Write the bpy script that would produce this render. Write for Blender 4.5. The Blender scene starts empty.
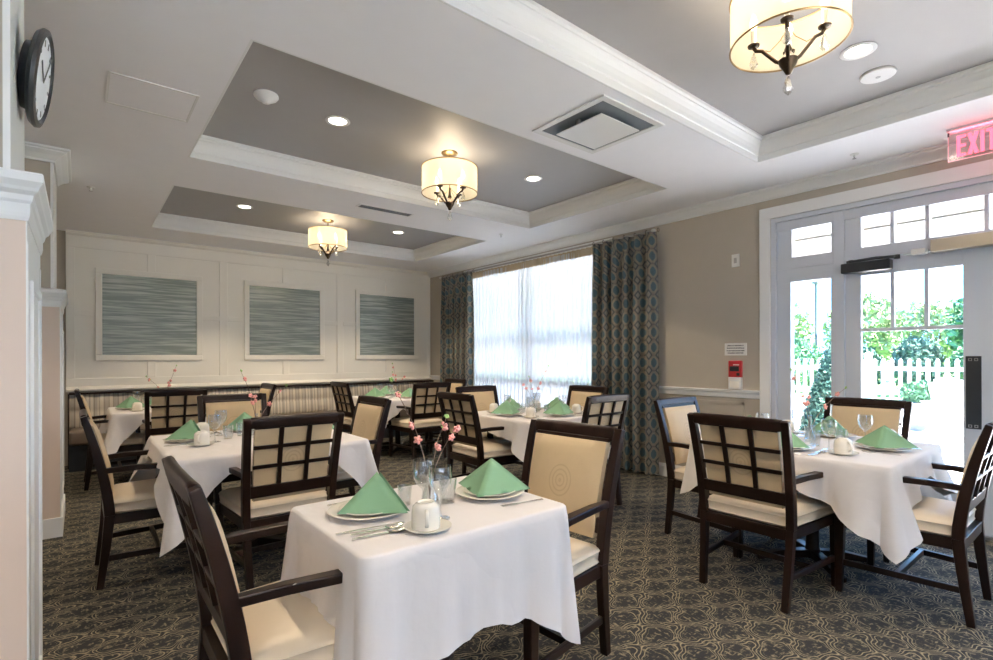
import bpy, bmesh, math, random
from mathutils import Vector, Matrix, noise
random.seed(7)
S = bpy.context.scene
COL = S.collection
PI = math.pi

# ---------------------------------------------------------------- materials
def mat(name):
    m = bpy.data.materials.new(name); m.use_nodes = True
    nt = m.node_tree; nt.nodes.clear()
    out = nt.nodes.new('ShaderNodeOutputMaterial')
    return m, nt, out
def N(nt, typ, **kw):
    n = nt.nodes.new(typ)
    for k, v in kw.items():
        if k == 'ins':
            for i, val in v.items():
                if hasattr(val, 'is_output'): nt.links.new(val, n.inputs[i])
                else: n.inputs[i].default_value = val
        else: setattr(n, k, v)
    return n
def M_(nt, op, a, b=None, c=None):
    ins = {0: a}
    if b is not None: ins[1] = b
    if c is not None: ins[2] = c
    return N(nt, 'ShaderNodeMath', operation=op, ins=ins).outputs[0]
def c4(c): return (c[0], c[1], c[2], 1)
def MIX(nt, f, a, b):
    n = N(nt, 'ShaderNodeMix', data_type='RGBA')
    for i, v in ((0, f), (6, a), (7, b)):
        if hasattr(v, 'is_output'): nt.links.new(v, n.inputs[i])
        else: n.inputs[i].default_value = v if i == 0 else c4(v)
    return n.outputs[2]
def pbr(name, col, rough=.5, metal=0, noise_amt=0, noise_scale=8, bump=0, bump_scale=60, spec=.5, coat=0, sheen=0, stretch=None):
    m, nt, out = mat(name)
    b = N(nt, 'ShaderNodeBsdfPrincipled', ins={'Base Color': c4(col), 'Roughness': rough, 'Metallic': metal, 'Specular IOR Level': spec, 'Coat Weight': coat, 'Sheen Weight': sheen})
    nt.links.new(b.outputs[0], out.inputs[0])
    if noise_amt or bump:
        tc = N(nt, 'ShaderNodeTexCoord').outputs['Object']
        if stretch:
            tc = N(nt, 'ShaderNodeMapping', ins={0: tc, 3: stretch}).outputs[0]
    if noise_amt:
        nz = N(nt, 'ShaderNodeTexNoise', ins={'Vector': tc, 'Scale': noise_scale, 'Detail': 3}).outputs[0]
        nt.links.new(MIX(nt, nz, [x*(1-noise_amt) for x in col], [min(1, x*(1+noise_amt)) for x in col]), b.inputs['Base Color'])
    if bump:
        nb = N(nt, 'ShaderNodeTexNoise', ins={'Vector': tc, 'Scale': bump_scale, 'Detail': 2}).outputs[0]
        bp = N(nt, 'ShaderNodeBump', ins={'Strength': bump, 'Distance': .01, 'Height': nb})
        nt.links.new(bp.outputs[0], b.inputs['Normal'])
    return m
def emis(name, col, s):
    m, nt, out = mat(name)
    e = N(nt, 'ShaderNodeEmission', ins={0: c4(col), 1: s}); nt.links.new(e.outputs[0], out.inputs[0]); return m
def thin_glass(name, tint=(1, 1, 1), refl=.12, rough=0.0, edge=.5):
    m, nt, out = mat(name)
    t = N(nt, 'ShaderNodeBsdfTransparent', ins={0: c4(tint)})
    g = N(nt, 'ShaderNodeBsdfGlossy', ins={0: (1, 1, 1, 1), 1: rough})
    lw = N(nt, 'ShaderNodeLayerWeight', ins={0: edge}).outputs['Facing']
    p = M_(nt, 'POWER', lw, 3.0)
    f = M_(nt, 'MULTIPLY_ADD', p, .75, refl)
    mx = N(nt, 'ShaderNodeMixShader', ins={0: f, 1: t.outputs[0], 2: g.outputs[0]})
    nt.links.new(mx.outputs[0], out.inputs[0]); return m

MT = {}
MT['white_trim'] = pbr('white_trim', (.82, .82, .80), .35, bump=.01)
MT['panel_white'] = pbr('panel_white', (.90, .865, .775), .4)
MT['shaded_door_white'] = pbr('shaded_door_white', (.60, .63, .68), .35)  # white door frames, their bluish shade mixed into the colour
MT['ceil'] = pbr('ceiling_paint', (.92, .91, .915), .9, noise_amt=.02)
MT['tray'] = pbr('tray_paint', (.36, .355, .355), .5, noise_amt=.03)
MT['wall'] = pbr('wall_paint', (.45, .405, .335), .85, noise_amt=.03, bump=.03, bump_scale=300)
MT['pillar'] = pbr('pillar_paint', (.70, .57, .48), .6)
MT['wood'] = pbr('dark_wood', (.016, .007, .0045), .33, noise_amt=.4, noise_scale=14, stretch=(1, 1, .15), spec=.28)
MT['seat'] = pbr('cream_vinyl', (.72, .61, .46), .42, noise_amt=.04, bump=.04, bump_scale=40)
def linen():
    m, nt, out = mat('white_linen')
    tc = N(nt, 'ShaderNodeTexCoord').outputs['Object']
    a = N(nt, 'ShaderNodeTexNoise', ins={'Vector': tc, 'Scale': 3.6, 'Detail': 2.5, 'Distortion': .35}).outputs[0]
    rd = M_(nt, 'ABSOLUTE', M_(nt, 'SUBTRACT', a, .5))        # creased ridges
    b1 = N(nt, 'ShaderNodeBump', ins={'Strength': .38, 'Distance': .03, 'Height': rd})
    c = N(nt, 'ShaderNodeTexNoise', ins={'Vector': tc, 'Scale': 22, 'Detail': 2}).outputs[0]
    b2 = N(nt, 'ShaderNodeBump', ins={'Strength': .15, 'Distance': .01, 'Height': c, 'Normal': b1.outputs[0]})
    b = N(nt, 'ShaderNodeBsdfPrincipled', ins={'Base Color': (.74, .70, .68, 1), 'Roughness': .8, 'Sheen Weight': .2, 'Normal': b2.outputs[0]})
    nt.links.new(b.outputs[0], out.inputs[0]); return m
MT['cloth'] = linen()
MT['napkin'] = pbr('green_napkin', (.20, .37, .225), .85, bump=.08, bump_scale=300, noise_amt=.04)
MT['china'] = pbr('china', (.82, .78, .69), .18, coat=.3)
MT['steel'] = pbr('cutlery_steel', (.75, .74, .72), .2, 1)
MT['black'] = pbr('black_plastic', (.015, .018, .022), .35)
MT['brown_vinyl'] = pbr('brown_vinyl', (.17, .13, .10), .4, bump=.05)
MT['bronze'] = pbr('bronze', (.28, .19, .09), .3, .9)
MT['darkbronze'] = pbr('dark_bronze', (.06, .04, .025), .35, .8)
MT['nickel'] = pbr('nickel', (.45, .44, .42), .3, .9)
MT['brass_arm'] = pbr('aluminium_bronze', (.55, .50, .42), .35, .9)
MT['glass'] = thin_glass('pane_glass', (.97, .99, .99), .04, 0, .35)
MT['ware'] = thin_glass('glassware', (.92, .93, .93), .10, .03, .6)
MT['crystal'] = thin_glass('crystal', (.9, .9, .88), .25, .05, .6)
MT['red'] = pbr('alarm_red', (.45, .02, .03), .35)
MT['plastic'] = pbr('white_plastic', (.78, .77, .74), .4)
MT['ink'] = pbr('sign_ink', (.12, .12, .12), .6)
MT['grey'] = pbr('vent_grey', (.13, .15, .17), .6)
MT['bulb'] = emis('bulb_glow', (1, .80, .5), 5)
MT['lens'] = emis('downlight_lens', (1, .93, .8), 6)
MT['exit'] = emis('exit_letters', (1, .10, .16), 2.2)
MT['patio'] = pbr('patio_concrete', (.74, .72, .71), .9, noise_amt=.06, noise_scale=3)
MT['fence'] = pbr('fence_vinyl', (.86, .86, .86), .5)
MT['lawn'] = pbr('lawn_grass', (.16, .30, .10), 1, noise_amt=.4, noise_scale=5)
MT['leaf_dark'] = pbr('leaf_dark', (.018, .075, .060), .7, noise_amt=.3, noise_scale=6)
MT['leaf_mid'] = pbr('leaf_mid', (.06, .17, .09), .7, noise_amt=.35, noise_scale=2)
MT['leaf_pale'] = pbr('leaf_pale', (.20, .28, .15), .7, noise_amt=.3, noise_scale=2)
MT['bark'] = pbr('bark', (.14, .10, .07), .9, noise_amt=.3)
MT['pole'] = pbr('pole_metal', (.10, .11, .12), .5, .3)
MT['pot'] = pbr('planter_grey', (.14, .16, .20), .5, noise_amt=.15)
MT['pink'] = pbr('blossom_pink', (.85, .38, .34), .7, noise_amt=.2)
MT['twig'] = pbr('twig', (.25, .17, .13), .8)
MT['bud'] = pbr('green_bud', (.35, .55, .18), .7)
MT['siding'] = pbr('soffit_boards', (.72, .66, .60), .7, noise_amt=.06, noise_scale=3, stretch=(8, .5, 1))
MT['beamp'] = pbr('beam_paint', (.78, .79, .82), .6)
MT['blind'] = pbr('blind_slat', (.85, .85, .85), .6)

def fabric_back():
    m, nt, out = mat('medallion_fabric')
    tc = N(nt, 'ShaderNodeTexCoord').outputs['Object']
    s = N(nt, 'ShaderNodeSeparateXYZ', ins={0: tc})
    x, z = s.outputs[0], M_(nt, 'SUBTRACT', s.outputs[2], .73)
    # rosettes on a lattice of .26 x .30
    xr = M_(nt, 'SUBTRACT', M_(nt, 'FRACT', M_(nt, 'ADD', M_(nt, 'DIVIDE', x, .27), .5)), .5)
    zr = M_(nt, 'SUBTRACT', M_(nt, 'FRACT', M_(nt, 'ADD', M_(nt, 'DIVIDE', z, .33), .5)), .5)
    xx = M_(nt, 'MULTIPLY', xr, .27); zz = M_(nt, 'MULTIPLY', zr, .30)
    r = M_(nt, 'SQRT', M_(nt, 'ADD', M_(nt, 'MULTIPLY', xx, xx), M_(nt, 'MULTIPLY', zz, zz)))
    w = M_(nt, 'SINE', M_(nt, 'MULTIPLY', r, 330.0))
    fade = M_(nt, 'LESS_THAN', r, .075)
    w = M_(nt, 'MULTIPLY', M_(nt, 'MAXIMUM', w, 0.0), fade)
    nz = N(nt, 'ShaderNodeTexNoise', ins={'Vector': tc, 'Scale': 22, 'Detail': 3}).outputs[0]
    f = M_(nt, 'ADD', M_(nt, 'MULTIPLY', w, .45), M_(nt, 'MULTIPLY', nz, .3))
    colr = MIX(nt, f, (.60, .455, .27), (.42, .31, .18))
    b = N(nt, 'ShaderNodeBsdfPrincipled', ins={'Base Color': colr, 'Roughness': .6, 'Sheen Weight': .15})
    nt.links.new(b.outputs[0], out.inputs[0]); return m
MT['medallion'] = fabric_back()

def carpet():
    m, nt, out = mat('patterned_carpet')
    tc = N(nt, 'ShaderNodeTexCoord').outputs['Object']
    nz = N(nt, 'ShaderNodeTexNoise', ins={'Vector': tc, 'Scale': 9, 'Detail': 1}).outputs['Color']
    off = N(nt, 'ShaderNodeVectorMath', operation='SUBTRACT', ins={0: nz, 1: (.5, .5, .5)}).outputs[0]
    sc = N(nt, 'ShaderNodeVectorMath', operation='SCALE', ins={0: off, 3: .05}).outputs[0]
    p = N(nt, 'ShaderNodeVectorMath', operation='ADD', ins={0: tc, 1: sc}).outputs[0]
    s = N(nt, 'ShaderNodeSeparateXYZ', ins={0: p})
    cx = M_(nt, 'COSINE', M_(nt, 'MULTIPLY', s.outputs[0], 2*PI/.30))
    cy = M_(nt, 'COSINE', M_(nt, 'MULTIPLY', s.outputs[1], 2*PI/.20))
    wob = M_(nt, 'MULTIPLY', M_(nt, 'SINE', M_(nt, 'MULTIPLY', s.outputs[0], 2*PI/.10)), .25)
    g = M_(nt, 'ADD', M_(nt, 'ADD', cx, cy), wob)
    ag = M_(nt, 'ABSOLUTE', g)
    # pairs of contour lines
    fr = M_(nt, 'SUBTRACT', M_(nt, 'FRACT', M_(nt, 'MULTIPLY', ag, 2.3)), .5)
    ln = M_(nt, 'SUBTRACT', 1.0, M_(nt, 'SMOOTH_MIN', M_(nt, 'MULTIPLY', M_(nt, 'ABSOLUTE', fr), 5.0), 1.0, .1))
    ln = M_(nt, 'MULTIPLY', ln, M_(nt, 'LESS_THAN', ag, 1.05))
    # rows of short brushed dashes
    mp = N(nt, 'ShaderNodeMapping', ins={0: tc, 3: (60, 28, 1)}).outputs[0]
    d1 = N(nt, 'ShaderNodeTexNoise', ins={'Vector': mp, 'Scale': 1.0, 'Detail': 2}).outputs[0]
    mp2 = N(nt, 'ShaderNodeMapping', ins={0: tc, 3: (24, 75, 1)}).outputs[0]
    d2 = N(nt, 'ShaderNodeTexNoise', ins={'Vector': mp2, 'Scale': 1.0, 'Detail': 2}).outputs[0]
    dash = M_(nt, 'MAXIMUM', M_(nt, 'MULTIPLY', M_(nt, 'SUBTRACT', d1, .56), 7.0), M_(nt, 'MULTIPLY', M_(nt, 'SUBTRACT', d2, .58), 7.0))
    dash = N(nt, 'ShaderNodeClamp', ins={0: dash}).outputs[0]
    dash = M_(nt, 'MULTIPLY', dash, .6)
    fine = N(nt, 'ShaderNodeTexNoise', ins={'Vector': tc, 'Scale': 260, 'Detail': 1}).outputs[0]
    f = M_(nt, 'MAXIMUM', ln, dash)
    f = N(nt, 'ShaderNodeClamp', ins={0: M_(nt, 'MULTIPLY', f, M_(nt, 'ADD', fine, .55))}).outputs[0]
    colr = MIX(nt, f, (.036, .038, .040), (.38, .32, .205))
    bp = N(nt, 'ShaderNodeBump', ins={'Strength': .5, 'Distance': .004, 'Height': fine})
    b = N(nt, 'ShaderNodeBsdfPrincipled', ins={'Base Color': colr, 'Roughness': .95, 'Specular IOR Level': .15, 'Normal': bp.outputs[0]})
    nt.links.new(b.outputs[0], out.inputs[0]); return m
MT['carpet'] = carpet()

def drape():
    m, nt, out = mat('octagon_drape')
    uv = N(nt, 'ShaderNodeUVMap').outputs[0]
    s = N(nt, 'ShaderNodeSeparateXYZ', ins={0: uv})
    def cell(o, sz, sh=0):
        return M_(nt, 'ABSOLUTE', M_(nt, 'SUBTRACT', M_(nt, 'FRACT', M_(nt, 'ADD', M_(nt, 'DIVIDE', o, sz), sh)), .5))
    u, v = cell(s.outputs[0], .135), cell(s.outputs[1], .165)
    oc = M_(nt, 'MAXIMUM', M_(nt, 'MAXIMUM', u, v), M_(nt, 'MULTIPLY', M_(nt, 'ADD', u, v), .74))
    line = M_(nt, 'LESS_THAN', M_(nt, 'ABSOLUTE', M_(nt, 'SUBTRACT', oc, .455)), .022)
    ring = M_(nt, 'LESS_THAN', M_(nt, 'ABSOLUTE', M_(nt, 'SUBTRACT', oc, .355)), .055)
    inner = M_(nt, 'LESS_THAN', oc, .295)
    dia = M_(nt, 'ADD', M_(nt, 'SUBTRACT', .5, u), M_(nt, 'SUBTRACT', .5, v))
    diam = M_(nt, 'LESS_THAN', dia, .20)
    nz = N(nt, 'ShaderNodeTexNoise', ins={'Vector': uv, 'Scale': 60, 'Detail': 2}).outputs[0]
    c = MIX(nt, inner, (.035, .048, .055), MIX(nt, nz, (.022, .062, .082), (.05, .105, .125)))
    c = MIX(nt, ring, c, (.20, .18, .135))
    c = MIX(nt, line, c, (.26, .205, .145))
    c = MIX(nt, diam, c, (.16, .155, .13))
    b = N(nt, 'ShaderNodeBsdfPrincipled', ins={'Base Color': c, 'Roughness': .6, 'Sheen Weight': .2})
    nt.links.new(b.outputs[0], out.inputs[0]); return m
MT['drape'] = drape()

def sheer(op=.86, tint=(.74, .77, .82)):
    m, nt, out = mat('sheer_voile')
    t = N(nt, 'ShaderNodeBsdfTransparent', ins={0: (1, 1, 1, 1)})
    tl = N(nt, 'ShaderNodeBsdfTranslucent', ins={0: c4(tint)})
    d = N(nt, 'ShaderNodeBsdfDiffuse', ins={0: (.85, .84, .80, 1)})
    a = N(nt, 'ShaderNodeMixShader', ins={0: .38, 1: tl.outputs[0], 2: d.outputs[0]})
    b = N(nt, 'ShaderNodeMixShader', ins={0: op if op > .5 else .95, 1: t.outputs[0], 2: a.outputs[0]})
    nt.links.new(b.outputs[0], out.inputs[0]); return m
MT['sheer'] = sheer()
MT['sheer_warm'] = sheer(.12, (.34, .325, .32))
def shade_mat():
    m, nt, out = mat('organza_shade')
    t = N(nt, 'ShaderNodeBsdfTransparent', ins={0: (1, .97, .9, 1)})
    tl = N(nt, 'ShaderNodeBsdfTranslucent', ins={0: (.95, .86, .62, 1)})
    d = N(nt, 'ShaderNodeBsdfDiffuse', ins={0: (.9, .84, .68, 1)})
    a = N(nt, 'ShaderNodeMixShader', ins={0: .4, 1: tl.outputs[0], 2: d.outputs[0]})
    b = N(nt, 'ShaderNodeMixShader', ins={0: .62, 1: t.outputs[0], 2: a.outputs[0]})
    nt.links.new(b.outputs[0], out.inputs[0]); return m
MT['shade'] = shade_mat()
def streak():
    m, nt, out = mat('streaked_panel_fabric')
    tc = N(nt, 'ShaderNodeTexCoord').outputs['Object']
    mp = N(nt, 'ShaderNodeMapping', ins={0: tc, 3: (1.6, 1, 42)}).outputs[0]
    a = N(nt, 'ShaderNodeTexNoise', ins={'Vector': mp, 'Scale': 1.0, 'Detail': 3, 'Roughness': .6}).outputs[0]
    f = N(nt, 'ShaderNodeClamp', ins={0: M_(nt, 'MULTIPLY', M_(nt, 'SUBTRACT', a, .44), 4.5)}).outputs[0]
    colr = MIX(nt, f, (.23, .27, .235), (.52, .54, .49))
    b = N(nt, 'ShaderNodeBsdfPrincipled', ins={'Base Color': colr, 'Roughness': .38, 'Metallic': .25})
    nt.links.new(b.outputs[0], out.inputs[0]); return m
MT['streak'] = streak()
def stripes():
    m, nt, out = mat('striped_banquette_fabric')
    tc = N(nt, 'ShaderNodeTexCoord').outputs['Object']
    s = N(nt, 'ShaderNodeSeparateXYZ', ins={0: tc})
    x = s.outputs[0]
    a = M_(nt, 'GREATER_THAN', M_(nt, 'SINE', M_(nt, 'MULTIPLY', x, 2*PI/.105)), .25)
    b_ = M_(nt, 'GREATER_THAN', M_(nt, 'SINE', M_(nt, 'MULTIPLY', x, 2*PI/.047)), .55)
    c_ = M_(nt, 'GREATER_THAN', M_(nt, 'SINE', M_(nt, 'MULTIPLY', x, 2*PI/.021)), .6)
    c = MIX(nt, a, (.66, .59, .48), (.47, .42, .35))
    c = MIX(nt, M_(nt, 'MULTIPLY', b_, .7), c, (.27, .23, .18))
    c = MIX(nt, M_(nt, 'MULTIPLY', c_, .35), c, (.60, .55, .46))
    b = N(nt, 'ShaderNodeBsdfPrincipled', ins={'Base Color': c, 'Roughness': .7})
    nt.links.new(b.outputs[0], out.inputs[0]); return m
MT['stripes'] = stripes()

# ---------------------------------------------------------------- mesh builder
class MB:
    def __init__(s): s.v, s.f, s.mi, s.uv, s.cur = [], [], [], None, 0
    def face(s, idx): s.f.append(tuple(idx)); s.mi.append(s.cur)
    def box(s, x0, x1, y0, y1, z0, z1, R=None):
        b = len(s.v)
        for z in (z0, z1):
            for x, y in ((x0, y0), (x1, y0), (x1, y1), (x0, y1)):
                p = Vector((x, y, z)); s.v.append(tuple(R @ p) if R else tuple(p))
        for q in ((3, 2, 1, 0), (4, 5, 6, 7), (0, 1, 5, 4), (1, 2, 6, 5), (2, 3, 7, 6), (3, 0, 4, 7)): s.face([b+i for i in q])
        return s
    def rings(s, rings, closed=True, cap=True):
        b = len(s.v); n = len(rings[0])
        for r in rings: s.v += [tuple(p) for p in r]
        for i in range(len(rings)-1):
            for j in range(n if closed else n-1):
                k = (j+1) % n
                s.face((b+i*n+j, b+i*n+k, b+(i+1)*n+k, b+(i+1)*n+j))
        if cap and closed:
            s.face([b+j for j in reversed(range(n))]); s.face([b+(len(rings)-1)*n+j for j in range(n)])
        return s
    def lathe(s, prof, c=(0, 0, 0), n=24, cap=False, R=None):
        rs = []
        for r, z in prof:
            ring = []
            for i in range(n):
                a = 2*PI*i/n
                p = Vector((r*math.cos(a), r*math.sin(a), z))
                if R: p = R @ p
                ring.append(p+Vector(c))
            rs.append(ring)
        return s.rings(rs, True, cap)
    def tube(s, pts, r, n=8, cap=True):
        pts = [Vector(p) for p in pts]; rs = []
        up = Vector((0, 0, 1))
        for i, p in enumerate(pts):
            d = (pts[min(i+1, len(pts)-1)]-pts[max(i-1, 0)]).normalized()
            a = d.cross(up)
            if a.length < .01: a = d.cross(Vector((1, 0, 0)))
            a.normalize(); b = d.cross(a).normalized(); up = up if abs(d.z) < .9 else Vector((0, 1, 0)) if i == 0 else up
            rr = r[i] if isinstance(r, (list, tuple)) else r
            rs.append([p+a*math.cos(t)*rr+b*math.sin(t)*rr for t in [2*PI*k/n for k in range(n)]])
        return s.rings(rs, True, cap)
    def bar(s, pts, w, t, side=(1, 0, 0)):
        """rectangular section swept along pts; w across `side`, t across the rest"""
        pts = [Vector(p) for p in pts]; sd = Vector(side); rs = []
        for i, p in enumerate(pts):
            d = (pts[min(i+1, len(pts)-1)]-pts[max(i-1, 0)]).normalized()
            nrm = d.cross(sd).normalized(); sx = nrm.cross(d).normalized()
            ww = w[i] if isinstance(w, (list, tuple)) else w
            tt = t[i] if isinstance(t, (list, tuple)) else t
            rs.append([p+sx*ww/2+nrm*tt/2, p-sx*ww/2+nrm*tt/2, p-sx*ww/2-nrm*tt/2, p+sx*ww/2-nrm*tt/2])
        return s.rings(rs, True, True)
    def extrude(s, prof, axis, a, b, org=(0, 0, 0)):
        """prof: list of (p,q) in the plane across `axis` ('x': (y,z), 'y': (x,z))"""
        rs = []
        for t in (a, b):
            rs.append([Vector((t, p, q)) + Vector(org) if axis == 'x' else Vector((p, t, q)) + Vector(org) for p, q in prof])
        return s.rings(rs, True, True)
    def build(s, name, material, parent=None, bevel=0, seg=2, smooth=None, loc=None, recalc=True):
        me = bpy.data.meshes.new(name); me.from_pydata(s.v, [], s.f)
        for m in (material if isinstance(material, (list, tuple)) else [material]): me.materials.append(m)
        for p, i in zip(me.polygons, s.mi): p.material_index = i
        bm = bmesh.new(); bm.from_mesh(me)
        if recalc: bmesh.ops.recalc_face_normals(bm, faces=bm.faces)
        if bevel:
            ed = [e for e in bm.edges if len(e.link_faces) == 2 and e.calc_face_angle(0) > .6]
            bmesh.ops.bevel(bm, geom=ed, offset=bevel, segments=seg, affect='EDGES', profile=.5, clamp_overlap=True)
        bm.to_mesh(me); bm.free()
        if smooth is not None:
            me.polygons.foreach_set('use_smooth', [True]*len(me.polygons))
            try: me.set_sharp_from_angle(angle=smooth)
            except Exception: pass
        if s.uv:
            l = me.uv_layers.new(name='UVMap')
            for lp in me.loops: l.data[lp.index].uv = s.uv[lp.vertex_index]
        o = bpy.data.objects.new(name, me); COL.objects.link(o)
        if parent: o.parent = parent
        if loc: o.location = loc
        return o
def tag(o, label=None, cat=None, group=None, kind=None):
    if label: o['label'] = label
    if cat: o['category'] = cat
    if group: o['group'] = group
    if kind: o['kind'] = kind
    return o
def struct(o): o['kind'] = 'structure'; return o
def empty(name, loc=(0, 0, 0), rz=0, label=None, cat=None, group=None):
    o = bpy.data.objects.new(name, None); COL.objects.link(o)
    o.location = loc; o.rotation_euler = (0, 0, rz); o.empty_display_size = .1
    return tag(o, label, cat, group)
def kids(o): return [c for c in bpy.data.objects if c.parent == o]
def copy_tree(o, parent=None):
    c = o.copy(); COL.objects.link(c); c.parent = parent
    for ch in kids(o): copy_tree(ch, c)
    return c
class Proto:
    """first use moves the original, later uses copy it with its parts"""
    def __init__(s, root): s.root, s.used = root, False
    def put(s, loc, rz=0, label=None, group=None, scale=None):
        o = copy_tree(s.root) if s.used else s.root
        s.used = True
        o.location = loc; o.rotation_euler = (0, 0, rz)
        if label: o['label'] = label
        if group: o['group'] = group
        if scale: o.scale = (scale,)*3
        return o

# ---------------------------------------------------------------- dimensions
XR, YB, ZC, ZT = 4.971, 8.112, 2.84, 3.01
XL, YF = -3.6, -3.2            # left and rear walls, out of view
TX0, TX1 = .645, 4.195
TRAYS = [(.005, 1.888), (2.68, 4.557), (5.377, 7.266)]
DY0, DY1, DZ = -.91, 2.114, 2.57      # door unit opening
WY0, WY1, WZ0, WZ1 = 4.02, 6.90, .40, 2.66   # window opening

# floor / ceiling
struct(MB().box(XL-.2, XR+.2, YF-.2, YB+.2, -.12, 0).build('floor', MT['carpet']))
mb = MB()
xs = [XL-.2, TX0, TX1, XR+.2]
ys = [YF-.2]+[y for t in TRAYS for y in t]+[YB+.2]
for i in range(3):
    for j in range(len(ys)-1):
        if i == 1 and j % 2 == 1: continue
        mb.box(xs[i], xs[i+1], ys[j], ys[j+1], ZC, ZC+.05)
mb.cur = 1
for a, b in TRAYS: mb.box(TX0-.02, TX1+.02, a-.02, b+.02, ZT, ZT+.05)
mb.cur = 0
for a, b in TRAYS:
    for q in ((TX0-.02, TX0, a-.02, b+.02), (TX1, TX1+.02, a-.02, b+.02), (TX0, TX1, a-.02, a), (TX0, TX1, b, b+.02)): mb.box(*q, ZC+.05, ZT)
struct(mb.build('ceiling', [MT['ceil'], MT['tray']]))
struct(MB().box(XL-.3, XR+.25, YF-.3, YB+.3, 3.2, 3.35).build('wall_light_block', MT['grey']))  # unseen slab added to stop sun leaking in through the trays
# tray cornices: (inset, z)
prof = [(0, ZC), (0, ZC-.0), (.012, ZC), (.012, ZC+.045), (.02, ZC+.05), (.026, ZC+.075), (.036, ZC+.10), (.052, ZC+.122), (.066, ZC+.132), (.066, ZC+.142), (.078, ZC+.15), (.078, ZT)]
for k, (a, b) in enumerate(TRAYS):
    rs = [[Vector((x, y, z)) for x, y in ((TX0+i, a+i), (TX1-i, a+i), (TX1-i, b-i), (TX0+i, b-i))] for i, z in prof[1:]]
    struct(MB().rings(rs, True, False).build('trim_%d' % (k+1), MT['white_trim']))
# room crown
cp = [(0, -.092), (.012, -.092), (.014, -.078), (.026, -.066), (.045, -.048), (.066, -.034), (.078, -.026), (.080, -.016), (.096, -.012), (.10, 0), (0, 0)]
struct(MB().extrude([(XR-p, ZC+q) for p, q in cp], 'y', YF, YB).build('trim_4', MT['white_trim']))
struct(MB().extrude([(YB-p, ZC+q) for p, q in cp], 'x', -.13, XR).build('trim_5', MT['panel_white']))
# right wall with its openings
mb = MB()
W = (XR, XR+.16)
mb.box(*W, YF-.2, -2.95, 0, ZC); mb.box(*W, -1.35, DY0, 0, ZC); mb.box(*W, -2.95, -1.35, 0, .4); mb.box(*W, -2.95, -1.35, 2.5, ZC); mb.box(*W, DY0, DY1, DZ, ZC); mb.box(*W, DY1, WY0, 0, ZC)
mb.box(*W, WY0, WY1, 0, WZ0); mb.box(*W, WY0, WY1, WZ1, ZC); mb.box(*W, WY1, YB+.2, 0, ZC)
struct(mb.build('wall_right', MT['wall']))
struct(MB().box(XL-.2, XR, YB, YB+.16, 0, ZC).build('wall_back', MT['wall']))
struct(MB().box(XL-.2, XL, YF-.2, YB+.2, 0, ZC).build('wall_left', MT['wall']))
mb = MB(); FILL_WIN = ((-3.1, -.9), (-.5, 1.7))  # unseen windows added behind the camera to brighten the ceiling
xx = XL-.2
for a, b in FILL_WIN: mb.box(xx, a, YF-.2, YF, 0, ZC); mb.box(a, b, YF-.2, YF, 0, .25).box(a, b, YF-.2, YF, 2.6, ZC); xx = b
mb.box(xx, XR, YF-.2, YF, 0, ZC)
struct(mb.build('wall_front', MT['wall']))
for k, (a, b) in enumerate(FILL_WIN):
    m = MB()
    for q in ((a, a+.06), (b-.06, b), ((a+b)/2-.03, (a+b)/2+.03)): m.box(*q, YF-.12, YF-.05, .25, 2.6)
    m.box(a, b, YF-.12, YF-.05, .25, .32).box(a, b, YF-.12, YF-.05, 2.53, 2.6); w_ = struct(m.build('window_%d' % (k+2), MT['white_trim']))
    MB().box(a, b, YF-.09, YF-.084, .3, 2.55).build('window_glass', MT['glass'], w_)
# chair rail, baseboard right
rail = [(0, .90), (.012, .905), (.016, .93), (.020, .945), (.03, .955), (.034, .975), (.0, .980)]
struct(MB().extrude([(XR-p, q) for p, q in rail], 'y', 2.21, YB).build('trim_6', MT['white_trim']))
base = [(0, 0), (.018, 0), (.018, .11), (.012, .125), (.006, .14), (0, .14)]
struct(MB().extrude([(XR-p, q) for p, q in base], 'y', 2.21, YB-.02).build('baseboard_right', MT['white_trim']))
# wainscot frames below the rail
mb = MB()
for a, b in ((2.36, 3.36),):
    for q in ((a, b, .20, .225), (a, b, .835, .86), (a, a+.025, .2, .86), (b-.025, b, .2, .86)): mb.box(XR-.010, XR, *q)
struct(mb.build('trim_7', MT['wall']))

# back wall panelling
mb = MB()
X0 = -.13
mb.box(X0, XR, YB-.03, YB, .93, ZC-.02)                     # field
T0, T1_ = YB-.045, YB-.03
mb.box(X0, XR, T0, T1_, 2.65, ZC-.05); mb.box(X0, XR, T0, T1_, .96, 1.055)
cs = (.731, 2.426, 4.118)
for a, b in ((X0, -.046), (1.525, 1.63), (3.22, 3.325), (4.925, XR)): mb.box(a, b, T0, T1_, 1.055, 2.65)
for i, c in enumerate(cs):
    mb.box(c-.045, c+.045, T0, T1_, 2.42, 2.65); mb.box(c-.045, c+.045, T0, T1_, 1.055, 1.27)
    l = (-.046, 1.63, 3.325)[i]; r = (1.525, 3.22, 4.925)[i]
    mb.box(l, c-.58, T0, T1_, 1.82, 1.885); mb.box(c+.58, r, T0, T1_, 1.82, 1.885)
mb.cur = 0
struct(mb.build('wall_back_panelling', MT['panel_white'], bevel=.003, seg=1))
mb = MB()
mb.extrude([(YB-.03, .90), (YB-.065, .90), (YB-.075, .92), (YB-.06, .945), (YB-.045, .96), (YB-.03, .96)], 'x', X0, XR)
struct(mb.build('trim_8', MT['panel_white']))
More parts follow.
